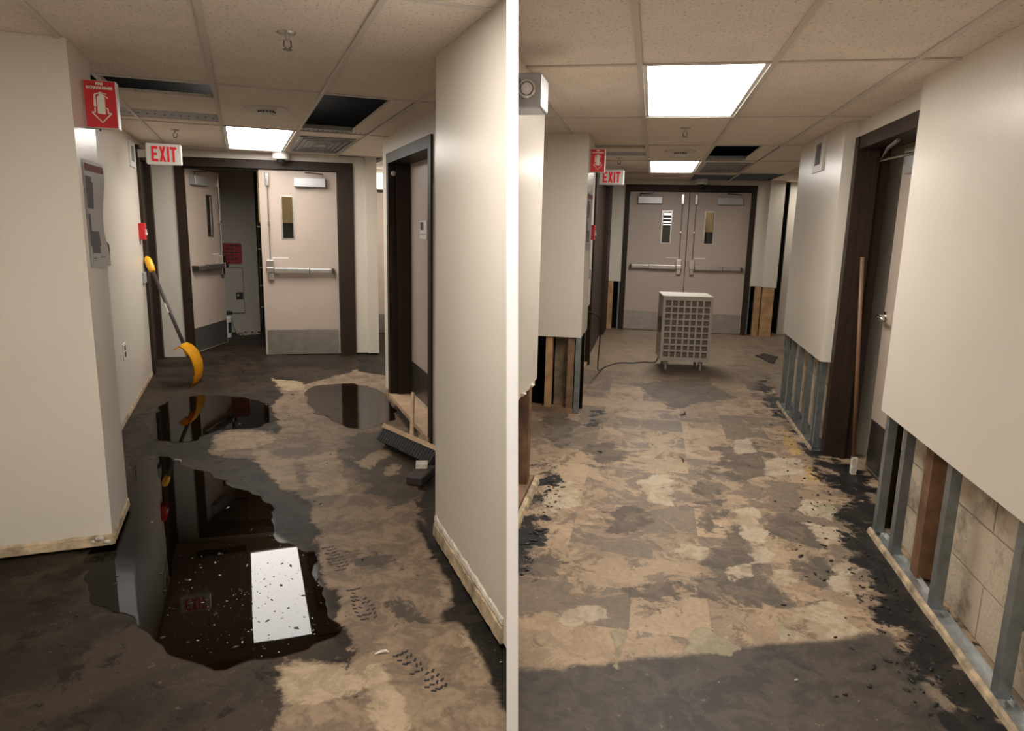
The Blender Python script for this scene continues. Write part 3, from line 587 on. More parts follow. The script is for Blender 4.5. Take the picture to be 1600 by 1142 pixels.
# unseen area lamps in the rooms beyond the corridors
def lamp(h, p, e, size, col=(1, .85, .62), rot=(0, 0, 0)):
    l = bpy.data.lights.new('unseen_room_lamp', 'AREA'); l.energy = e; l.size = size; l.color = col
    o = bpy.data.objects.new('unseen_room_lamp', l); COL.objects.link(o); o.location = wv(h, *p); o.rotation_euler = rot; return o
lamp('L', (0.5, 8.72, 2.17), 1.1, 0.25)  # small lamp added to light the yellow board
lamp('L', (1.9, 8.4, 2.17), 22, 0.5, (1, .93, .84))
lamp('R', (2.2, 10.5, 2.17), 9, 0.5, (1, .93, .84))

# side hall door at the far right of the wet corridor
t = thing('hall_door', 'brightly lit beige door with steel kick plate, seen past the end wall', 'door', 'L', (1.85, 9.7, 0))
part('panel', box((1.50, 2.30), (9.66, 9.70), (0.01, 1.88)), M['lit_door'], t)
part('kick_plate', box((1.52, 2.28), (9.655, 9.66), (0.02, 0.27)), M['steel'], t)
part('number_plate', box((1.855, 1.905), (9.652, 9.66), (1.50, 1.54)), M['black'], t)
part('transom', box((1.50, 2.30), (9.655, 9.70), (1.90, 1.93)), M['brown'], t)
part('transom_light', box((1.50, 2.30), (9.67, 9.70), (1.95, 2.14)), M['window_lit'], t)

# --- side door of the wet corridor (right wall)
bm = boxes(((1.155, 1.34), (5.97, 6.05), (0, 2.06)), ((1.155, 1.34), (4.55, 4.63), (0, 2.06)), ((1.155, 1.34), (4.63, 5.97), (1.98, 2.06)), ((1.22, 1.34), (5.93, 5.97), (0, 1.98)), ((1.24, 1.34), (4.63, 4.67), (0, 1.98)))
struct('door_2', bm, M['brown'], 'L')
t = thing('side_door', 'beige door with dark kick plate recessed in the brown frame on the right, wet corridor', 'door', 'L', (1.34, 4.65, 0))
part('panel', box((1.335, 1.37), (4.64, 5.96), (0.04, 1.98)), M['door'], t)
part('kick_plate', box((1.331, 1.335), (4.7, 5.93), (0.06, 0.33)), M['dark_steel'], t)
part('door_sweep', box((1.327, 1.335), (4.7, 5.93), (0.04, 0.055)), M['cream_metal'], t)
pt = part('room_plate', box((1.329, 1.335), (5.36, 5.58), (1.38, 1.52)), M['white'], t, label='small white and black room plate')
part('print', boxes(((1.327, 1.329), (5.46, 5.56), (1.45, 1.51)), ((1.327, 1.329), (5.38, 5.56), (1.415, 1.42))), M['ink'], pt)
bm = bmesh.new(); lathe(bm, (1.20, 5.968, 1.90), [(0.022, 0), (0.018, 0.02), (0.005, 0.028)], (0, -1, 0), 12); part('door_bumper', bm, M['white'], t)
solo('threshold', box((1.15, 1.335), (4.6, 6.0), (0, 0.035)), M['thresh'], 'bare pale wood threshold under the side door on the right, wet corridor', 'threshold', 'L', (1.2, 5.5, 0))
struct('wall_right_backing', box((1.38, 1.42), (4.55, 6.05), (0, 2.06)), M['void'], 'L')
# --- left side door frame at grazing angle, wet corridor
struct('door_3', boxes(((-0.98, -0.845), (7.5, 7.6), (0, 2.15)), ((-0.98, -0.845), (8.32, 8.44), (0, 2.15)), ((-0.98, -0.86), (7.6, 8.32), (2.05, 2.15)), ((-0.98, -0.90), (7.6, 8.32), (0, 2.05))), M['brown'], 'L')
struct('wall_left_above', box((-1.0, -0.87), (7.5, 8.5), (2.15, CZ)), M['paint'], 'L')
# outlet, vent, alarm
def outlet(h, x, y, z, label, s=1):
    t = thing('outlet', label, 'outlet', h, (x, y, z)); part('plate', box((x, x+0.006*s), (y-0.07, y+0.07), (z-0.06, z+0.06)), M['white'], t)
    for dz in (-0.025, 0.025): part('socket', box((x+0.006*s, x+0.009*s), (y-0.025, y+0.025), (z+dz-0.018, z+dz+0.018)), M['ink'], t)
outlet('L', -0.87, 5.95, 0.50, 'wall socket low on the left wall of the wet corridor')
def wall_vent(h, x, yc, z0, z1, wy, s, label):
    t = thing('wall_vent', label, 'vent', h, (x, yc, (z0+z1)/2)); y0, y1 = yc-wy/2, yc+wy/2; X = (x, x+s*0.012); e = 0.22*wy
    part('frame', boxes((X, (y0, y1), (z0, z0+0.05)), (X, (y0, y1), (z1-0.04, z1)), (X, (y0, y0+e), (z0+0.05, z1-0.04)), (X, (y1-e, y1), (z0+0.05, z1-0.04))), M['white'], t)
    part('cavity', box((x, x+s*0.002), (y0+e, y1-e), (z0+0.05, z1-0.04)), M['black'], t)
    n = 9
    for k in range(n):
        z = z0+0.055+(z1-z0-0.10)*k/n; bm = bmesh.new(); prism(bm, [(x+s*0.002, z+0.016), (x+s*0.011, z), (x+s*0.011, z+0.003), (x+s*0.002, z+0.019)], 'y', y0+e, y1-e); part('louvre', bm, M['slot'], t)
wall_vent('L', -0.87, 7.22, 1.93, 2.15, 0.36, 1, 'white louvred vent high on the left wall beside the exit sign, wet corridor')
wall_vent('R', 1.17, 5.72, 1.94, 2.18, 0.34, -1, 'white louvred vent high on the right wall, dry corridor')
def fire_alarm(h, x, y, z, label):
    t = thing('fire_alarm', label, 'fire alarm', h, (x, y, z))
    part('box', box((x, x+0.05), (y-0.06, y+0.06), (z-0.075, z+0.075)), M['red'], t, bevel=0.004)
    part('pull_handle', boxes(((x+0.05, x+0.062), (y-0.04, y+0.04), (z-0.03, z-0.01)), ((x+0.05, x+0.06), (y-0.01, y+0.01), (z-0.01, z+0.02))), M['white'], t)
fire_alarm('L', -0.87, 7.36, 1.37, 'small red fire alarm pull box on the left wall, wet corridor')
fire_alarm('R', -0.63, 7.3, 1.45, 'small red fire alarm pull box on the left wall, dry corridor')
solo('thermostat', box((-0.87, -0.845), (7.3, 7.42), (0.90, 1.0)), M['slot'], 'small grey key switch under the red fire alarm, wet corridor', 'switch', 'L', (-0.86, 7.36, 0.95), bevel=0.004)
solo('thermostat', box((-0.63, -0.605), (7.3, 7.42), (0.98, 1.08)), M['slot'], 'small grey key switch under the red fire alarm, dry corridor', 'switch', 'R', (-0.54, 7.36, 1.03), bevel=0.004)

def exit_sign(h, x0, x1, y, z0, z1, label):
    t = thing('exit_sign', label, 'exit sign', h, ((x0+x1)/2, y, z0))
    part('housing', box((x0, x1), (y, y+0.05), (z0, z1)), M['exitbox'], t, bevel=0.010)
    part('wall_bracket', box((x0-0.06, x0+0.02), (y+0.01, y+0.04), ((z0+z1)/2-0.03, (z0+z1)/2+0.03)), M['cream_metal'], t)
    H = (z1-z0)*0.72; W = (x1-x0)*0.178; zb = (z0+z1)/2-H/2; s = W*0.30; cx = x0+(x1-x0)*0.155
    def L(polys):
        nonlocal cx
        bm = bmesh.new()
        for p in polys: prism(bm, [(cx+a*W, zb+b*H) for a, b in p], 'y', y-0.003, y+0.001)
        part('letter', bm, M['letter_r'], t)
    q = 0.34; r = 0.17
    L([[(0, 0), (q, 0), (q, 1), (0, 1)], [(q, 0), (1, 0), (1, r), (q, r)], [(q, .42), (.85, .42), (.85, .58), (q, .58)], [(q, 1-r), (1, 1-r), (1, 1), (q, 1)]]); cx += W*1.22
    L([[(0, 0), (.36, 0), (1, 1), (.64, 1)], [(.64, 0), (1, 0), (.60, .60), (.42, .40)], [(0, 1), (.36, 1), (.58, .60), (.42, .40)]]); cx += W*1.22
    L([[(0, 0), (q, 0), (q, 1), (0, 1)]]); cx += W*0.50
    L([[(.33, 0), (.67, 0), (.67, 1-r), (.33, 1-r)], [(0, 1-r), (1, 1-r), (1, 1), (0, 1)]])
exit_sign('L', -0.69, -0.425, 6.6, 1.925, 2.09, 'white exit sign with red letters on the left wall, wet corridor')
exit_sign('R', -0.625, -0.35, 8.1, 1.97, 2.13, 'white exit sign with red letters on the left wall, dry corridor')

def extinguisher_sign(h, x0, x1, y, z0, z1, label):
    """box-type projecting sign: red front with white pictogram"""
    t = thing('extinguisher_sign', label, 'sign', h, (x0, y, z0)); W = x1-x0; H = z1-z0
    part('body', box((x0, x1), (y, y+0.07), (z0, z1)), M['white'], t)
    part('front_panel', box((x0+0.003, x1-0.004), (y-0.003, y), (z0+0.002, z1-0.002)), M['red'], t)
    cx = (x0+x1)/2; yy = y-0.0035; k = H/1.9
    def R(n, polys, par=t):
        bm = bmesh.new()
        for p in polys: prism(bm, [(cx+a*k, z0+b*k) for a, b in p], 'y', yy-0.001, yy+0.0004)
        return part(n, bm, M['letter_w'], par)
    R('cylinder_pictogram', [[(-.13, .58), (.16, .55), (.17, 1.22), (.10, 1.33), (-.03, 1.34), (-.12, 1.24)], [(-.05, 1.34), (.07, 1.33), (.05, 1.44), (-.03, 1.45)],
                             [(.05, 1.40), (.30, 1.22), (.28, 1.19), (.06, 1.35)], [(-.03, 1.45), (.24, 1.38), (.24, 1.35), (-.03, 1.42)],
                             [(-.22, 1.36), (-.04, 1.42), (-.04, 1.38), (-.18, 1.32)], [(-.26, .86), (-.16, .84), (-.17, 1.34), (-.23, 1.34)]])
    w_ = .022
    def seg(a, b):
        d = Vector((b[0]-a[0], b[1]-a[1])).normalized(); n = Vector((-d.y, d.x))*w_
        return [(a[0]-n.x, a[1]-n.y), (b[0]-n.x, b[1]-n.y), (b[0]+n.x, b[1]+n.y), (a[0]+n.x, a[1]+n.y)]
    P = [(-.22, .82), (-.22, .62), (-.34, .62), (.02, .22), (.38, .60), (.26, .60), (.26, .80), (.18, .80)]
    R('arrow_pictogram', [seg(a, b) for a, b in zip(P, P[1:])])
    for s, zz, sz in (('FIRE', 1.765, .135), ('EXTINGUISHER', 1.60, .13)):
        bm = text_bm(s, sz*k, 0.006*k, 0.0006)
        sc = 0.80*W/(max(v.co.x for v in bm.verts)-min(v.co.x for v in bm.verts)) if len(s) > 5 else 1.1*1.0
        place(bm, Matrix.Translation((cx, yy-0.0006, z0+zz*k))@Matrix.Rotation(pi/2, 4, 'X')@Matrix.Diagonal((sc, 1.1, 1, 1)))
        part('lettering', bm, M['letter_w'], t)
    bm = bmesh.new(); tube(bm, [(x0+0.05, y+0.03, z0), (x0+0.05, y+0.03, z0-0.012)], 0.004, 6); part('screw', bm, M['dark_steel'], t)
extinguisher_sign('L', -0.618, -0.488, 3.72, 1.885, 2.085, 'red projecting fire extinguisher sign with white pictogram, wet corridor')
extinguisher_sign('R', -0.513, -0.40, 5.72, 1.925, 2.10, 'red projecting fire extinguisher sign with white pictogram, dry corridor')

def plan_sheet(h, x, ya, yb, z0, z1, label, curl=0.02):
    t = thing('evacuation_plan', label, 'plan', h, (x, ya, z0)); n = 10
    def S(v, w_, off=0.0):       # v along the wall 0..1, w_ height 0..1
        c = curl*(0.4+0.6*v)*(0.5+0.5*cos(w_*7))
        return (x+0.004+c*v+off, ya+(yb-ya)*v*(1-0.06*(1-w_)), z0+(z1-z0)*w_-0.015*v*(1-w_))
    def sheet(v0, v1, a0, a1, off, m, nm, nn=8, par=t):
        bm = bmesh.new(); g = [[bm.verts.new(S(v0+(v1-v0)*i/4, a0+(a1-a0)*j/nn, off)) for i in range(5)] for j in range(nn+1)]
        for j in range(nn):
            for i in range(4): bm.faces.new((g[j][i], g[j][i+1], g[j+1][i+1], g[j+1][i]))
        bmesh.ops.solidify(bm, geom=bm.faces[:], thickness=0.001); return part(nm, bm, m, par)
    sh = sheet(0, 1, 0, 1, 0, M['paper'], 'sheet', 16)
    sheet(0.06, 0.94, 0.90, 0.965, 0.0015, M['red_d'], 'red_heading')
    for (v0, v1, a0, a1) in ((.05, .35, .80, .85), (.05, .42, .55, .80), (.05, .18, .30, .50), (.05, .62, .20, .34), (.12, .55, .13, .20)): sheet(v0, v1, a0, a1, 0.0015, M['grey_ink'], 'plan_drawing', 3)
    for (v0, v1, a0, a1) in ((.1, .3, .08, .085), (.5, .75, .09, .095), (.1, .25, .055, .06)): sheet(v0, v1, a0, a1, 0.0015, M['ink'], 'small_print', 1)
plan_sheet('L', -0.62, 3.55, 3.93, 1.28, 1.74, 'curled white evacuation plan with grey drawing on the near left wall, wet corridor')
plan_sheet('R', -0.515, 5.62, 5.98, 1.33, 1.77, 'white evacuation plan with grey drawing below the red sign, dry corridor', 0.008)

def extinguisher(h, x, y, z, label, r=0.05, hh=0.32, band=True, r_=None):
    t = thing('fire_extinguisher', label, 'extinguisher', h, (x, y, z))
    bm = bmesh.new(); lathe(bm, (x, y, z), [(r*.9, 0), (r, .02), (r, hh*.72), (r*.7, hh*.82), (r*.3, hh*.88), (r*.3, hh)], seg=18); M.setdefault('navy', mat('dark_cylinder', (0.02, 0.022, 0.03), 0.3)); part('cylinder', bm, M['navy'], t, smooth=True)
    if band:
        bm = bmesh.new(); lathe(bm, (x, y, z+hh*.60), [(r*1.02, 0), (r*1.03, .035)], seg=18); part('yellow_band', bm, M['yellow_tag'], t)
    bm = bmesh.new(); tube(bm, [(x, y, z+hh), (x+.03, y-.03, z+hh+.02), (x+.06, y-.05, z+hh-.03), (x+.06, y-.05, z+hh-.10)], 0.007, 8); part('hose', bm, M['black'], t)
    part('handle', box((x-.01, x+.01), (y-.06, y+.02), (z+hh, z+hh+.02)), M['dark_steel'], t)
extinguisher('L', -0.815, 4.95, 1.12, 'dark extinguisher with yellow band hanging behind the plan sheet, wet corridor', 0.035, 0.24)

def sprinkler(h, x, y, label):
    t = thing('sprinkler', label, 'sprinkler', h, (x, y, CZ))
    bm = bmesh.new(); lathe(bm, (x, y, CZ), [(0.035, 0), (0.03, 0.008), (0.008, 0.01), (0.008, 0.03)], (0, 0, -1), 16); part('escutcheon', bm, M['steel'], t)
    bm = bmesh.new(); tube(bm, [(x-.012, y, CZ-.028), (x-.014, y, CZ-.05), (x, y, CZ-.06)], .003, 6); tube(bm, [(x+.012, y, CZ-.028), (x+.014, y, CZ-.05), (x, y, CZ-.06)], .003, 6); part('yoke', bm, M['dark_steel'], t)
    bm = bmesh.new(); lathe(bm, (x, y, CZ-.06), [(0.018, 0), (0.018, 0.003)], (0, 0, -1), 12); part('deflector', bm, M['dark_steel'], t)
sprinkler('L', 0.20, 2.99, 'sprinkler head at the top, nearest ceiling tile of the wet corridor')
sprinkler('L', -0.46, 6.55, 'sprinkler head above the exit sign, wet corridor')
sprinkler('R', 0.18, 5.3, 'sprinkler head between the two lit panels, dry corridor')
sprinkler('R', -0.38, 7.5, 'sprinkler head above the exit sign, dry corridor')
def detector(h, x, y, label, plate=0.14):
    t = thing('smoke_detector', label, 'smoke detector', h, (x, y, CZ))
    bm = bmesh.new(); lathe(bm, (x, y+.1, CZ-.0005), [(plate, 0), (plate*.98, .004)], (0, 0, -1), 32)
    for v in bm.verts: v.co.y = y+.1+(v.co.y-y-.1)*1.4
    part('cover_plate', bm, M['gridbar'], t)
    bm = bmesh.new(); lathe(bm, (x, y, CZ), [(.062, 0), (.062, .018), (.05, .022), (.05, .034), (.056, .036), (.05, .05), (.02, .054)], (0, 0, -1), 24); part('body', bm, M['white'], t)
    bm = bmesh.new()
    for k in range(16):
        a = 2*pi*k/16; bm2 = box((.0505, .0545), (-.005, .005), (-.034, -.024)); place(bm2, Matrix.Translation((x, y, CZ))@Matrix.Rotation(a, 4, 'Z'))
        me = bpy.data.meshes.new('tmp'); bm2.to_mesh(me); bm2.free(); bm.from_mesh(me); bpy.data.meshes.remove(me)
    part('sensor_slots', bm, M['black'], t)
detector('L', 0.19, 4.95, 'round white smoke detector on the ceiling before the lit panel, wet corridor')
detector('R', 0.20, 6.75, 'round white smoke detector just before the far lit panel, dry corridor')
def dome(h, x, y, label):
    t = thing('dome_camera', label, 'camera', h, (x, y, CZ-.05))
    bm = bmesh.new(); lathe(bm, (x, y, CZ-.005), [(.085, 0), (.085, .06), (.07, .07)], (0, 0, -1), 24); part('housing', bm, M['white'], t)
    bm = bmesh.new(); lathe(bm, (x, y, CZ-.075), [(.045, 0), (.042, .02), (.025, .038), (.004, .045)], (0, 0, -1), 20); part('dome', bm, M['black'], t, smooth=True)
dome('L', 0.43, 8.05, 'white dome camera above the meeting edge of the half-open doors, wet corridor')
dome('R', 0.62, 10.45, 'white dome camera above the closed double doors, dry corridor')
def diffuser(h, x0, x1, y0, y1, label):
    t = thing('air_diffuser', label, 'vent', h, ((x0+x1)/2, (y0+y1)/2, CZ)); n = 4
    for k in range(n):
        a = k*0.045; b = k*0.14
        X0, X1, Y0, Y1 = x0+a, x1-a, y0+b, y1-b; e = .016; z = (CZ-.012+.002*k, CZ-.004+.002*k)
        part('ring', boxes(((X0, X1), (Y0, Y0+e*2), z), ((X0, X1), (Y1-e*2, Y1), z), ((X0, X0+e), (Y0+e*2, Y1-e*2), z), ((X1-e, X1), (Y0+e*2, Y1-e*2), z)), M['slot'], t)
    part('core', box((x0+.19, x1-.19), (y0+.55, y1-.55), (CZ-.008, CZ-.002)), M['slot'], t)
    part('plenum', box((x0+.01, x1-.01), (y0+.01, y1-.01), (CZ-.0025, CZ-.0005)), M['dark_steel'], t)
diffuser('L', 0.50, 0.97, 6.4, 7.75, 'grey slatted air diffuser right of the lit panel, wet corridor')
diffuser('R', 0.50, 0.97, 7.95, 9.15, 'grey slatted air diffuser right of the far lit panel, dry corridor')

# ------------------------------------------------------------------ wet corridor: shovel, brush, puddles
t = thing('shovel', 'yellow snow shovel with dark shaft leaning on the left wall, wet corridor', 'shovel', 'L', (-0.48, 6.97, 0))
top = Vector((-0.835, 7.46, 1.12)); bot = Vector((-0.52, 6.97, 0.32)); dv = (bot-top)
bm = bmesh.new(); tube(bm, [top+dv*0.10, bot+dv*0.03], 0.017, 12); part('shaft', bm, M['shaft'], t, smooth=True)
bm = bmesh.new(); tube(bm, [top-dv*0.02, top, top+dv*.03, top+dv*.09, top+dv*.14, top+dv*.15], [.012, .028, .034, .034, .026, .018], 14); part('grip', bm, M['yellow'], t, smooth=True)
bm = bmesh.new(); tube(bm, [top+dv*.50+Vector((-.008, -.004, 0)), top+dv*.60+Vector((-.008, -.004, 0))], .0115, 12); part('sticker', bm, M['paper'], t)
prof = [(-.60, .335), (-.545, .375), (-.50, .345), (-.455, .28), (-.43, .20), (-.425, .12), (-.44, .05), (-.463, .004)]
wd_ = Vector((.07, .30)); bm = bmesh.new(); G = []
for i, (px, pz) in enumerate(prof):
    row = []
    wsc = 0.75+0.25*min(1, i/3)
    for k in range(9):
        s_ = (k/8-.5)*wsc; bow = 0.022*(1-(2*k/8-1)**2)
        row.append(bm.verts.new((px+wd_.x*s_+bow*.6, 6.97+wd_.y*s_-bow*.3, pz)))
    G.append(row)
for a, b in zip(G, G[1:]):
    for k in range(8): bm.faces.new((a[k], a[k+1], b[k+1], b[k]))
bmesh.ops.solidify(bm, geom=bm.faces[:], thickness=0.006); part('blade', bm, M['yellow'], t, smooth=True)
bm = bmesh.new(); tube(bm, [bot-dv*.06, bot+dv*.05], .024, 12); part('socket', bm, M['yellow'], t, smooth=True)

t = thing('push_broom', 'black bristled broom head with pale wood handle on the floor by the right wall', 'broom', 'L', (1.0, 4.25, 0))
mb = Matrix.Translation((0.985, 4.35, 0.10))@Matrix.Rotation(radians(20), 4, 'Z')@Matrix.Rotation(radians(38), 4, 'Y')
part('head_block', place(box((-.05, .05), (-.33, .33), (.0, .03)), mb), M['thresh'], t)
bm = bmesh.new()
for i in range(22):
    for j in range(3):
        bx(bm, (-.045+j*.032, -.020+j*.032), (-.32+i*.029, -.296+i*.029), (-.09, .0))
part('bristles', place(bm, mb), M['black'], t, kind='stuff')
bm = bmesh.new(); tube(bm, [(.99, 4.4, .115), (1.075, 4.75, .22), (1.12, 4.93, .28)], .014, 10); part('handle', bm, M['thresh'], t)
t = thing('hand_brush', 'small dark brush with white plaster lump near the broom, by the right wall', 'brush', 'L', (0.93, 3.9, 0))
part('body', place(box((-.04, .06), (-.12, .12), (0, .05)), Matrix.Translation((.93, 3.92, .005))@Matrix.Rotation(radians(-35), 4, 'Z')), M['shaft'], t, bevel=.008)
part('chip', place(box((-.03, .04), (-.03, .05), (.05, .075)), Matrix.Translation((.95, 3.98, .005))@Matrix.Rotation(radians(-15), 4, 'Z')), M['plaster'], t)

def puddle(polys, label, h, seed, amp, wm='water'):
    P = polys[0]; pts = []
    n = len(P)
    for i in range(n):
        a = Vector(P[i]); b = Vector(P[(i+1) % n]); p0 = Vector(P[i-1]); p3 = Vector(P[(i+2) % n]); m = max(3, int((b-a).length/0.02))
        for k in range(m):
            t_ = k/m; q = 0.5*((2*a)+(b-p0)*t_+(2*p0-5*a+4*b-p3)*t_*t_+(-p0+3*a-3*b+p3)*t_**3)
            nn = Vector((mnoise.fractal(Vector((q.x*5, q.y*5, seed)), .9, 2.2, 5), mnoise.fractal(Vector((q.x*5, q.y*5, seed+9)), .9, 2.2, 5)))
            pts.append(q+nn*amp)
    bm = bmesh.new(); vs_ = [bm.verts.new((p.x, p.y, 0.003)) for p in pts]; es = [bm.edges.new((vs_[i], vs_[(i+1) % len(vs_)])) for i in range(len(vs_))]
    bmesh.ops.triangle_fill(bm, edges=es, use_beauty=True)
    c = sum((Vector((p.x, p.y, 0)) for p in pts), Vector())/len(pts)
    return solo('puddle', bm, M[wm], label, 'puddle', h, (c.x, c.y, 0.003))
puddle(LF['puddle_a'], 'large dark puddle in the foreground mirroring the ceiling light', 'L', 1.0, .05)
puddle(LF['puddle_b'], 'round shallow puddle near the side door on the right, wet corridor', 'L', 2.0, .05, 'shallow')
puddle(LF['puddle_c'], 'puddle in front of the yellow shovel, mirroring its blade', 'L', 3.0, .06)
def specks(n, fn, sz, m, name, label, h, seed, hz=(.4, 1.0)):
    rnd = random.Random(seed); bm = bmesh.new(); k = 0; tries = 0; bxm = [1e9, -1e9, 1e9, -1e9]
    while k < n and tries < n*60:
        tries += 1; q = fn(rnd)
        if q is None: continue
        s = rnd.uniform(*sz)*rnd.choice((.5, .7, 1, 1.5)); a = rnd.uniform(0, pi); l = rnd.uniform(1, 2.6)
        mt_ = Matrix.Translation((q[0], q[1], .003))@Matrix.Rotation(a, 4, 'Z')@Matrix.Diagonal((l, 1, rnd.uniform(*hz), 1))
        bmesh.ops.create_icosphere(bm, subdivisions=1, radius=s, matrix=mt_); k += 1
    return solo(name, bm, m, label, 'debris', h, (0, 0, 0), kind='stuff')
def inpoly(x, y, P):
    ins = False
    for i in range(len(P)):
        (ax, ay), (bx_, by) = P[i], P[i-1]
        if (ay > y) != (by > y) and x < (bx_-ax)*(y-ay)/(by-ay)+ax: ins = not ins
    return ins
PA = LF['puddle_a'][0]
def inA(r):
    x = r.gauss(-.02, .22); y = r.gauss(2.75, .4)
    return (x, y) if inpoly(x, y, PA) else None
specks(150, inA, (.0018, .004), M['debris'], 'floating_muck', 'black specks of muck breaking the surface of the large foreground puddle', 'L', 4)
specks(120, inA, (.0012, .0026), M['chip'], 'floating_bubbles', 'tiny pale flecks and bubbles on the large foreground puddle', 'L', 6)
def inL(r):
    x = r.uniform(-.8, .8); y = r.uniform(2.2, 8); return (x, y)
specks(200, inL, (.002, .006), M['debris'], 'muck_crumbs', 'black crumbs of muck scattered over the wet floor', 'L', 11, (.2, .6))
def backroom(r): return (r.uniform(-.12, .15), r.uniform(9.85, 10.12))
specks(70, backroom, (.006, .014), M['chip'], 'rubble', 'pale rubble crumbs along the wall behind the half-open doors', 'L', 12)
def inR(r):
    y = 2.2+abs(r.gauss(0, 1.6)); x = 1.12-abs(r.gauss(0, .16)); return (x, y) if y < 6.5 else None
specks(260, inR, (.002, .007), M['debris'], 'muck_crumbs', 'black muck crumbs along the cut wall on the right, dry corridor', 'R', 21, (.2, .6))
def inR2(r): return (r.uniform(-.5, 1.0), r.uniform(2, 8))
specks(120, inR2, (.0015, .004), M['chip'], 'floor_grit', 'pale grit scattered over the stripped floor, dry corridor', 'R', 22, (.2, .6))
def inR3(r):
    y = r.uniform(2.7, 4.0); return (-.48+abs(r.gauss(0, .05))-(.05), y)
specks(110, inR3, (.003, .008), M['debris'], 'muck_crumbs', 'black muck crumbs along the ragged wall on the left, dry corridor', 'R', 23, (.2, .6))

# boot prints: small dark tread marks left on the dry patches
def boot(x, y, a, label, n=2):
    t = bmesh.new(); rnd = random.Random(int(x*1000+y*77))
    for r in range(9):
        wdt = (.030, .038, .042, .042, .038, .030, .026, .030, .028)[r]
        for k in range(4):
            if rnd.random() < .2: continue
            cx = (k-1.5)/1.5*wdt*.8; cy = -.12+r*.030
            mt_ = Matrix.Translation((x, y, .0015))@Matrix.Rotation(a, 4, 'Z')@Matrix.Translation((cx, cy, 0))@Matrix.Rotation(rnd.uniform(.3, 1.1)*(1 if k > 1.5 else -1), 4, 'Z')
            b2 = box((-.009, .009), (-.0038, .0038), (-.001, .0006)); place(b2, mt_); me = bpy.data.meshes.new('t'); b2.to_mesh(me); b2.free(); t.from_mesh(me); bpy.data.meshes.remove(me)
    solo('boot_print', t, M['debris'], label, 'boot print', 'L', (x, y, 0), group='muddy boot prints on the tan floor', kind=None)
boot(.33, 3.05, .15, 'muddy boot print farthest of the row right of the large puddle')
boot(.38, 2.62, .1, 'darkest muddy boot print, beside the right edge of the large puddle')
boot(.50, 2.12, .35, 'muddy boot print nearest the bottom of the wet corridor')
boot(.02, 5.9, .2, 'faint boot print beyond the pale patches, between the two far puddles')

# ------------------------------------------------------------------ dry corridor
CUT = 0.64
def stud_metal(w_, x0, x1, yc, z1, s=1, wy=0.045, parent=None):
    """C-section stud, open side along +y"""
    part('stud', boxes(((x0, x1), (yc, yc+.003), (0.02, z1)), ((x0, x0+.003), (yc+.003, yc+wy), (0.02, z1)), ((x1-.003, x1), (yc+.003, yc+wy), (0.02, z1)), ((x0+.003, x0+.015), (yc+wy-.003, yc+wy), (.02, z1))), M['galv'], parent)
# near right wall
w1 = thing('wall_right', None, None, 'R', (1.17, 2.0, 0), kind='structure')
part('drywall', box((1.17, 1.19), (-1.9, 3.68), (CUT, CZ)), M['paint'], w1)
part('end_return', box((1.17, 1.31), (3.68, 3.70), (CUT, CZ)), M['paint'], w1)
for y in (0.9, 1.55, 2.32, 2.88, 3.38, 3.63): stud_metal(w1, 1.192, 1.232, y, CUT+.2, parent=w1)
part('floor_track', boxes(((1.186, 1.24), (-1.9, 3.68), (0.0, .004)), ((1.186, 1.19), (-1.9, 3.68), (.004, .022)), ((1.236, 1.24), (-1.9, 3.68), (.004, .035))), M['galv_b'], w1)
bm = bmesh.new(); ragged_strip(bm, ((1.184, -1.8), (1.184, 3.68)), 0.0, 0.018, 0.016, (-1, 0), 15, 160); part('base_remnant', bm, M['baseboard'], w1)
part('wood_stud', box((1.225, 1.285), (3.15, 3.23), (.02, CUT+.2)), M['wood_r'], w1, label='red brown wooden stud')
def blocks(y0, y1, x, par, L_=.62, Hh=.215, rows=4, seed=0):
    rnd = random.Random(seed)
    part('mortar', box((x+.012, x+.06), (y0, y1), (0, rows*Hh)), M['mortar'], par)
    for r in range(rows):
        y = y0-(L_/2 if r % 2 else 0)
        while y < y1:
            a, b = max(y, y0)+.004, min(y+L_, y1)-.004
            if b-a > .03:
                o = part('block', box((x+rnd.uniform(0, .003), x+.03), (a, b), (r*Hh+.004, (r+1)*Hh-.004)), M['block'], par)
            y += L_
blocks(-1.0, 3.72, 1.29, w1, seed=3)
part('marking', boxes(((1.2885, 1.2905), (2.43, 2.452), (.20, .33)), ((1.2885, 1.2905), (2.435, 2.45), (.345, .40))), M['orange'], w1, label='orange paint mark')
# recess with the side door
struct('wall_right_recess', boxes(((1.38, 1.60), (3.70, 3.83), (0, CZ)), ((1.25, 1.62), (3.72, 5.03), (2.10, CZ)), ((1.62, 1.68), (3.70, 5.13), (0, CZ)), ((1.17, 1.25), (5.03, 5.05), (CUT, CZ)), ((1.29, 1.62), (5.05, 5.13), (0, CZ))), M['paint'], 'R')
struct('door_4', boxes(((1.235, 1.29), (4.95, 5.03), (0, 2.10)), ((1.29, 1.425), (4.93, 5.03), (0, 2.10)), ((1.24, 1.425), (3.80, 4.93), (2.02, 2.10)), ((1.24, 1.425), (3.75, 3.80), (0, 2.02)), ((1.335, 1.36), (4.91, 4.93), (0, 2.02))), M['brown'], 'R')
t = thing('side_door', 'beige door ajar with lever handle in the brown recess on the right, dry corridor', 'door', 'R', (1.46, 3.98, 0))
mt_ = Matrix.Translation((1.46, 3.98, 0))@Matrix.Rotation(radians(1), 4, 'Z')
def DP(n, bm, m, par=t, **k): return part(n, place(bm, mt_), m, par, **k)
DP('panel', box((0, .045), (0, .765), (0.02, 2.0)), M['door'])
DP('kick_plate', box((-.003, 0), (.02, .75), (0.03, .34)), M['dark_steel'])
DP('door_sweep', box((-.006, 0), (.01, .76), (0.02, .032)), M['steel'])
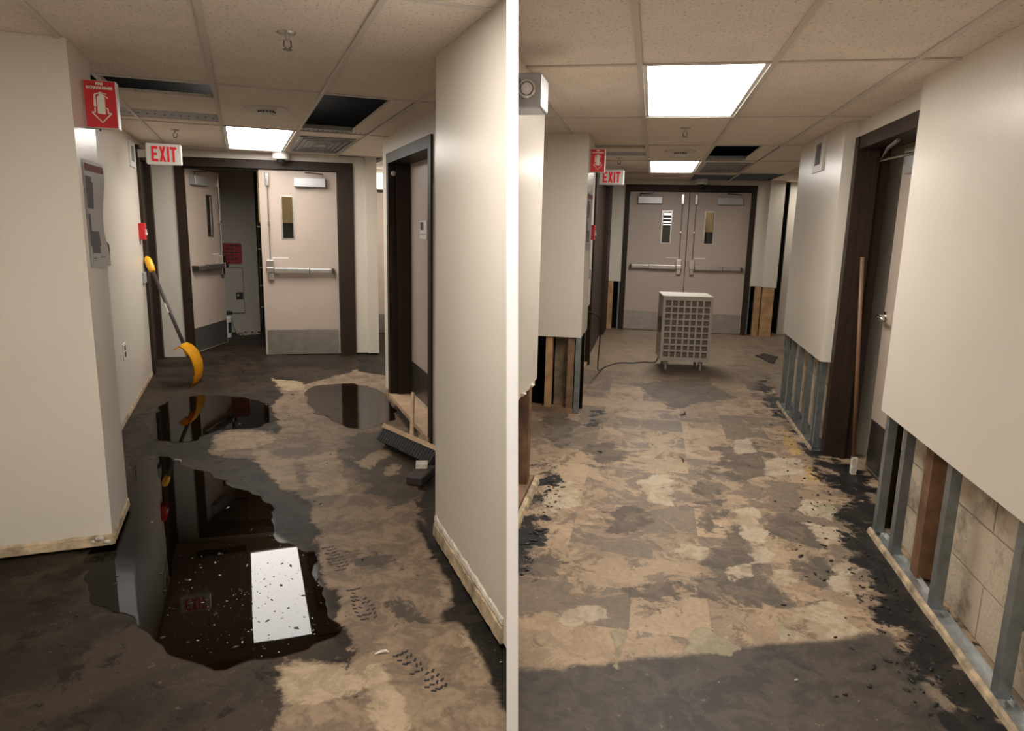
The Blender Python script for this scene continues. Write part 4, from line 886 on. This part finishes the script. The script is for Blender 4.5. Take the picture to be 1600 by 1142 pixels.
bm = bmesh.new(); lathe(bm, (0, .72, 1.0), [(.032, 0), (.032, .01), (.014, .014), (.014, .05)], (-1, 0, 0), 20); rs = DP('rose', bm, M['chrome'])
bm = bmesh.new(); tube(bm, [(-.05, .72, 1.0), (-.055, .69, 1.0), (-.055, .60, .995)], [.013, .012, .010], 10); DP('lever', bm, M['chrome'], rs, smooth=True)
DP('latch_plate', box((-.001, .046), (.765, .768), (.92, 1.08)), M['chrome'])
cl_ = DP('closer', box((-.06, 0), (.26, .56), (1.84, 1.94)), M['closer'], bevel=.006)
bm = bmesh.new(); tube(bm, [(-.03, .50, 1.955), (-.12, .80, 1.94), (-.16, .55, 1.985), (-.19, .30, 2.0)], .010, 8); DP('closer_arm', bm, M['steel'], cl_)
t = thing('mop_pole', 'brown wooden pole with pale tip leaning in the dark door recess, dry corridor', 'pole', 'R', (1.32, 4.5, 0))
bm = bmesh.new(); tube(bm, [(1.335, 4.62, .10), (1.27, 4.70, 1.36)], .012, 10); part('shaft', bm, M['pole'], t, smooth=True)
part('tip', place(box((-.015, .015), (-.02, .02), (0, .11)), Matrix.Translation((1.34, 4.615, 0.0))), M['plaster'], t)
struct('gap_shade_sheet', box((1.60, 1.615), (3.84, 5.02), (0, 2.1)), M['void'], 'R')  # black sheet painting the shade in the gap beside the door
# middle right wall
w2 = thing('wall_right_far', None, None, 'R', (1.17, 5.6, 0), kind='structure')
part('drywall', box((1.17, 1.19), (5.05, 6.45), (CUT, CZ)), M['paint'], w2)
part('far_return', box((1.19, 1.36), (6.435, 6.45), (CUT, CZ)), M['paint'], w2)
for y in (5.07, 5.16, 5.46, 5.80, 6.12, 6.38): stud_metal(w2, 1.192, 1.228, y, CUT+.1, parent=w2)
part('floor_track', boxes(((1.18, 1.29), (5.05, 6.45), (0, .004)), ((1.18, 1.184), (5.05, 6.45), (.004, .03)), ((1.286, 1.29), (5.05, 6.45), (.004, .03))), M['galv'], w2)
bm = bmesh.new(); ragged_strip(bm, ((1.184, 5.05), (1.184, 6.45)), 0.0, 0.014, 0.016, (-1, 0), 17, 60); part('base_remnant', bm, M['baseboard'], w2)
blocks(5.14, 6.42, 1.29, w2, L_=.55, Hh=.215, rows=4, seed=8)
# side hall on the right
struct('wall_side_hall', boxes(((1.36, 3.3), (6.5, 6.6), (0, CZ)), ((1.95, 3.3), (13.0, 13.1), (0, CZ)), ((3.2, 3.3), (6.6, 13.0), (0, CZ)), ((1.66, 3.3), (14.0, 14.1), (0, CZ))), M['paint'], 'R')
struct('wall_hall_end', box((1.90, 3.2), (11.0, 11.1), (0, CZ)), M['paint'], 'R')
solo('door_post', boxes(((1.80, 1.86), (9.55, 9.75), (0, 2.12)), ((1.86, 1.93), (9.60, 9.72), (0, 2.12))), M['brown'], 'narrow dark brown door frame post at the right edge of the end wall, dry corridor', 'door frame', 'R', (1.83, 9.65, 0))
t = thing('floor_drain_patch', 'small dark torn floor covering beside the brown post, dry corridor', 'debris', 'R', (1.45, 8.7, 0))
bm = bmesh.new(); poly = [(1.45+(.10+.04*mnoise.noise(Vector((a, 1, 0))))*cos(a)*(1+.3*sin(3*a)), 8.8+.28*sin(a)*(1+.2*cos(4*a))) for a in [2*pi*k/24 for k in range(24)]]
prism(bm, poly, 'z', .001, .008); part('sheet', bm, M['debris'], t)

# near left ragged wall
w3 = thing('wall_left_near', None, None, 'R', (-0.6, 3.5, 0), kind='structure')
bm = bmesh.new(); Pz = []; ys_ = np.linspace(2.3, 3.88, 60)
top_ = [(3.88, CZ), (2.3, CZ)]
bot_ = [(float(y), CUT+.01+.05*max(0, (3.5-y))+.012*mnoise.fractal(Vector((float(y)*9, 2, 0)), 1, 2, 4)*(1 if y < 3.75 else 0)) for y in ys_]
prism(bm, bot_+top_, 'x', -0.615, -0.60); clip(bm, 'R'); part('drywall', bm, M['paint'], w3)
part('end_return', box((-0.74, -0.615), (3.865, 3.88), (CUT, CZ)), M['paint'], w3)
for y in (3.45, 3.83, 3.08):
    part('wood_stud', clip(box((-0.72, -0.625), (y-.05, y), (.045, CUT+.1)), 'R'), M['wood_r'], w3)
part('wood_stud', box((-0.715, -0.63), (3.86, 3.90), (.045, CUT)), M['wood_r'], w3)
part('sill_plate', clip(box((-0.73, -0.61), (2.3, 3.95), (0, .045)), 'R'), M['wood_w'], w3)
bm = bmesh.new(); ragged_strip(bm, ((-0.605, 3.12), (-0.605, 3.95)), 0.0, 0.025, 0.03, (1, 0), 27, 60); part('base_remnant', bm, M['baseboard'], w3)
bm = bmesh.new()
for k, (y, z) in enumerate(((3.42, .665), (3.45, .66), (3.72, .655), (3.70, .65), (3.38, .675))):
    bmesh.ops.create_icosphere(bm, subdivisions=2, radius=.013, matrix=Matrix.Translation((-.60, y, z))@Matrix.Diagonal((.8, 1.4, .8, 1)))
for v in bm.verts: v.co += Vector((mnoise.noise(v.co*60), mnoise.noise(v.co*60+Vector((5, 0, 0))), mnoise.noise(v.co*60+Vector((0, 5, 0)))))*.016
part('torn_insulation', bm, M['plaster'], w3, kind='stuff')
part('cavity_back', clip(box((-0.76, -0.74), (2.6, 3.9), (0, CZ)), 'R'), M['void'], w3)  # near-black sheet giving the wall cavity its shade
# left pilaster and wall beyond
w4 = thing('wall_left_pilaster', None, None, 'R', (-0.7, 5.6, 0), kind='structure')
part('drywall', boxes(((-1.02, -0.515), (5.58, 5.60), (CUT-.01, CZ)), ((-0.535, -0.515), (5.60, 6.1), (CUT-.01, CZ)), ((-1.02, -0.535), (6.08, 6.1), (CUT, CZ))), M['paint'], w4)
part('wood_stud', box((-0.80, -0.745), (5.60, 5.66), (.04, CUT)), M['wood'], w4, label='orange brown stud')
part('wood_stud', box((-0.62, -0.565), (5.60, 5.66), (.04, CUT)), M['wood_w'], w4)
part('wood_stud', box((-0.98, -0.93), (5.60, 5.66), (.04, CUT)), M['wood_w'], w4)
part('cavity_back', box((-0.735, -0.62), (5.70, 5.72), (.04, CUT)), M['sheath'], w4, label='water stained board')
part('cavity_back', box((-1.02, -0.50), (5.76, 5.78), (0, CUT)), M['void'], w4)  # shade behind the studs, put in as a black sheet
part('sill_plate', box((-1.02, -0.56), (5.585, 5.69), (0, .04)), M['wood_w'], w4)
part('corner_stud', boxes(((-0.555, -0.517), (5.585, 5.588), (0, CUT)), ((-0.520, -0.517), (5.588, 5.66), (0, CUT)), ((-0.555, -0.552), (5.588, 5.66), (0, CUT))), M['galv'], w4)
for y in (5.85, 6.05): part('wood_stud', box((-0.58, -0.525), (y, y+.045), (.04, CUT)), M['wood'], w4)
w5 = thing('wall_left_end', None, None, 'R', (-0.56, 7.0, 0), kind='structure')
part('drywall', box((-0.66, -0.63), (6.1, 7.7), (.68, CZ)), M['paint'], w5)
for y in (6.35, 6.8, 7.2, 7.6): part('wood_stud', box((-0.72, -0.66), (y, y+.05), (.04, .68)), M['wood'], w5)
part('sill_plate', box((-0.73, -0.63), (6.1, 7.7), (0, .04)), M['wood'], w5)
part('cavity_back', box((-0.76, -0.74), (6.1, 7.7), (0, .70)), M['sheath'], w5)
struct('door_5', boxes(((-0.76, -0.61), (7.7, 7.8), (0, 2.13)), ((-0.76, -0.61), (10.0, 10.65), (0, 2.13)), ((-0.76, -0.62), (7.8, 10.0), (2.04, 2.13)), ((-0.76, -0.66), (7.8, 10.0), (0, 2.04))), M['brown'], 'R')
struct('wall_left_lintel', box((-0.76, -0.63), (7.7, 10.7), (2.13, CZ)), M['paint'], 'R')

# end wall with closed double doors
YE = 10.7; RX0, RX1 = -0.43, 1.41; EC = .72
w6 = thing('wall_end_dry', None, None, 'R', (.5, YE, 0), kind='structure')
part('drywall', boxes(((-0.70, RX0), (YE, YE+.02), (EC, CZ)), ((RX0, RX1), (YE, YE+.12), (HZ, CZ)), ((RX1, 1.58), (YE, YE+.02), (EC, CZ)), ((1.58, 1.78), (YE-.04, YE+.02), (EC-.01, CZ)), ((1.76, 1.78), (YE+.02, YE+.3), (EC, CZ))), M['paint'], w6)
part('wood_stud', box((-0.62, -0.54), (YE+.01, YE+.10), (.0, EC)), M['wood'], w6)
part('wood_stud', box((-0.68, -0.64), (YE+.01, YE+.10), (.0, EC)), M['wood_w'], w6)
part('metal_stud', box((-0.465, -0.44), (YE+.01, YE+.08), (0, EC)), M['galv'], w6)
part('metal_stud', box((1.415, 1.435), (YE+.01, YE+.08), (0, EC)), M['galv'], w6)
part('wood_stud', box((1.50, 1.585), (YE+.005, YE+.10), (0, EC)), M['wood'], w6)
part('wood_stud', box((1.60, 1.76), (YE-.03, YE+.06), (0, EC)), M['wood'], w6)
part('cavity_back', boxes(((-0.70, RX0), (YE+.12, YE+.14), (0, CZ)), ((RX1, 1.78), (YE+.12, YE+.14), (0, CZ))), M['void'], w6)  # black sheets painted as the darkness of the cavities
door_frame('R', RX0, RX1, YE, HZ, 'door_6')
wl = (RX1-RX0)/2-.075
door_leaf('R', (RX0+.07, YE+.03, 0), 0, wl, -1, 'door_leaf', 'closed beige left-hand door leaf with striped window slot, dry corridor')
door_leaf('R', (RX1-.07, YE+.03, 0), 0, wl, 1, 'door_leaf', 'closed beige right-hand door leaf with pale yellow window slot, dry corridor')
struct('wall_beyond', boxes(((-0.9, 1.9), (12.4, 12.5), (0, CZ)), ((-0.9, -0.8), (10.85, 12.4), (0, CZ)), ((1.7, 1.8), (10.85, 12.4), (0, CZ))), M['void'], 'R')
solo('room_light_board', box((0.58, 0.88), (11.2, 11.23), (1.47, 2.1)), M['room_light_y'], 'added pale yellow board imitating room light behind the right window slot of the closed doors', 'board', 'R', (0.7, 11.2, 1.47))  # yellow board added to imitate light in the room beyond
lamp('R', (.7, 10.95, 2.12), 1.0, .2)  # added lamp for the yellow board behind the closed doors
for k, z in enumerate((1.72, 1.655, 1.60, 1.565)):
    solo('strip_lamp', box((0.15, 0.42), (11.6, 11.63), (z, z+(.03, .02, .014, .01)[k])), M['window_lit'], ('topmost', 'second', 'third', 'lowest')[k]+' white light strip seen in the left window slot of the closed doors', 'lamp', 'R', (.3, 11.6, z), group='strip lights beyond the closed doors')

# dehumidifier
t = dh = thing('dehumidifier', 'cream metal dehumidifier cabinet on casters with square grille, before the closed doors', 'dehumidifier', 'R', (.40, 7.85, 0))
x0, x1, y0, y1, z0, z1 = .13, .645, 7.62, 8.10, .115, .80
part('body', boxes(((x0, x0+.012), (y0+.012, y1), (z0, z1)), ((x1-.012, x1), (y0+.012, y1), (z0, z1)), ((x0+.012, x1-.012), (y1-.012, y1), (z0, z1)), ((x0+.012, x1-.012), (y0+.012, y1-.012), (z0, z0+.012))), M['cream_metal'], t)
part('top_lid', box((x0-.006, x1+.006), (y0-.004, y1+.004), (z1, z1+.014)), M['cream_metal'], t, bevel=.004)
gx0, gx1, gz0, gz1 = x0+.028, x1-.028, z0+.045, z1-.032; nC, nR = 7, 9; b = .0085
bm = boxes(((x0, gx0), (y0, y0+.012), (z0, z1)), ((gx1, x1), (y0, y0+.012), (z0, z1)), ((gx0, gx1), (y0, y0+.012), (z0, gz0)), ((gx0, gx1), (y0, y0+.012), (gz1, z1)))
fr = part('front_panel', bm, M['cream_metal'], t)
for k in range(1, nC):
    x = gx0+(gx1-gx0)*k/nC; part('grille_bar', box((x-b, x+b), (y0, y0+.012), (gz0, gz1)), M['cream_metal'], fr)
for k in range(1, nR):
    z = gz0+(gz1-gz0)*k/nR; part('grille_bar', box((gx0, gx1), (y0+.0005, y0+.0125), (z-b, z+b)), M['cream_metal'], fr)
part('filter', box((gx0-.01, gx1+.01), (y0+.035, y0+.045), (gz0-.01, gz1+.01)), M['filter'], t)
for (cx, cy) in ((x0+.07, y0+.06), (x1-.08, y0+.06), (x0+.07, y1-.06), (x1-.08, y1-.06)):
    c_ = part('caster', boxes(((cx-.022, cx+.022), (cy-.03, cy+.03), (.100, z0)), ((cx-.020, cx-.016), (cy-.015, cy+.02), (.04, .095)), ((cx+.016, cx+.020), (cy-.015, cy+.02), (.04, .095))), M['dark_steel'], t)
    bm = bmesh.new(); lathe(bm, (cx-.012, cy, .042), [(.034, 0), (.042, .004), (.042, .020), (.034, .024)], (1, 0, 0), 20); part('wheel', bm, M['slot'], c_)
part('latch', boxes(((x0-.03, x0), (y0+.08, y0+.14), (.50, .58)), ((x0-.022, x0), (y0+.07, y0+.12), (.42, .49))), M['dark_steel'], t)
part('corner_strip', box((x1-.004, x1+.002), (y0-.002, y0+.02), (z0, z1)), M['cream_metal'], t)
pts = [(-.60, 6.25, .76), (-.53, 6.38, .75), (-.44, 6.6, .66), (-.44, 6.75, .45), (-.46, 6.9, .2), (-.47, 7.2, .05), (-.43, 7.6, .008), (-.30, 7.9, .006), (-.15, 7.95, .006), (-.02, 8.05, .006), (.06, 8.02, .012), (.12, 7.95, .04), (.149, 7.92, .14)]
def cr_spline(P, m=8):
    P = [Vector(p) for p in P]; out = []
    for i in range(len(P)-1):
        p0 = P[max(i-1, 0)]; a = P[i]; b_ = P[i+1]; p3 = P[min(i+2, len(P)-1)]
        for k in range(m):
            q = k/m; out.append(.5*((2*a)+(b_-p0)*q+(2*p0-5*a+4*b_-p3)*q*q+(-p0+3*a-3*b_+p3)*q**3))
    return out+[P[-1]]
bm = bmesh.new(); tube(bm, cr_spline(pts), .006, 8)
solo('power_cord', bm, M['black'], 'black power cord running from the left wall to the dehumidifier', 'cord', 'R', (0, 7.5, 0), smooth=True)

dh.rotation_euler[2] += radians(5)
# emergency light
t = thing('emergency_light', 'silver grey emergency light box with round lamp, top of the near left wall', 'emergency light', 'R', (-.52, 3.1, 1.95))
ex0, ex1, ey0, ey1, ez0, ez1 = -.60, -.47, 2.93, 3.12, 1.965, 2.10
part('housing', clip(box((ex0, ex1), (ey0, ey1), (ez0, ez1)), 'R'), M['closer'], t, bevel=.008)
bm = bmesh.new(); lathe(bm, (-.525, ey0-.001, 2.035), [(.026, 0), (.036, .012), (.036, .02), (.030, .024)], (0, -1, 0), 24); lh = part('lamp_head', bm, M['chrome'], t, smooth=False)
bm = bmesh.new(); lathe(bm, (-.525, ey0-.0245, 2.035), [(.029, 0), (.022, .006), (.006, .009)], (0, -1, 0), 20); part('lens', bm, M['glass'], lh, smooth=True)
bm = bmesh.new(); tube(bm, [(-.55, ey0-.005, 2.05), (-.59, ey0-.012, 2.045)], .010, 8); part('bracket', bm, M['closer'], t)
extinguisher('R', -.68, 4.02, 1.05, 'dark round bottle just behind the ragged near left wall, dry corridor', .05, .26, False)
# a few scraps on the floors
def scrap(h, x, y, a, l, label, m):
    bm = bmesh.new(); tube(bm, [Vector((x, y, .006))+Vector((cos(a+s*.8)*l*s, sin(a+s*.8)*l*s, .004*abs(sin(5*s)))) for s in (0, .25, .5, .75, 1)], [.002, .006, .005, .004, .002], 6)
    solo('scrap', bm, m, label, 'debris', h, (x, y, 0), group='small scraps on the floor')
scrap('R', .28, 4.55, 1.0, .09, 'small curled brown scrap at the middle of the dry corridor floor', M['pole'])
scrap('R', .30, 5.75, .5, .16, 'thin dark twig-like scrap beyond the curled one, dry corridor floor', M['shaft'])
scrap('R', -.25, 4.6, 1.9, .04, 'tiny dark scrap left of centre on the dry corridor floor', M['shaft'])
scrap('L', -.42, 4.65, 1.5, .06, 'small pale scrap standing out on the dark wet floor, left', M['chip'])
scrap('L', .42, 2.25, 2.4, .05, 'small pale scrap beside the nearest boot print, wet corridor', M['plaster'])
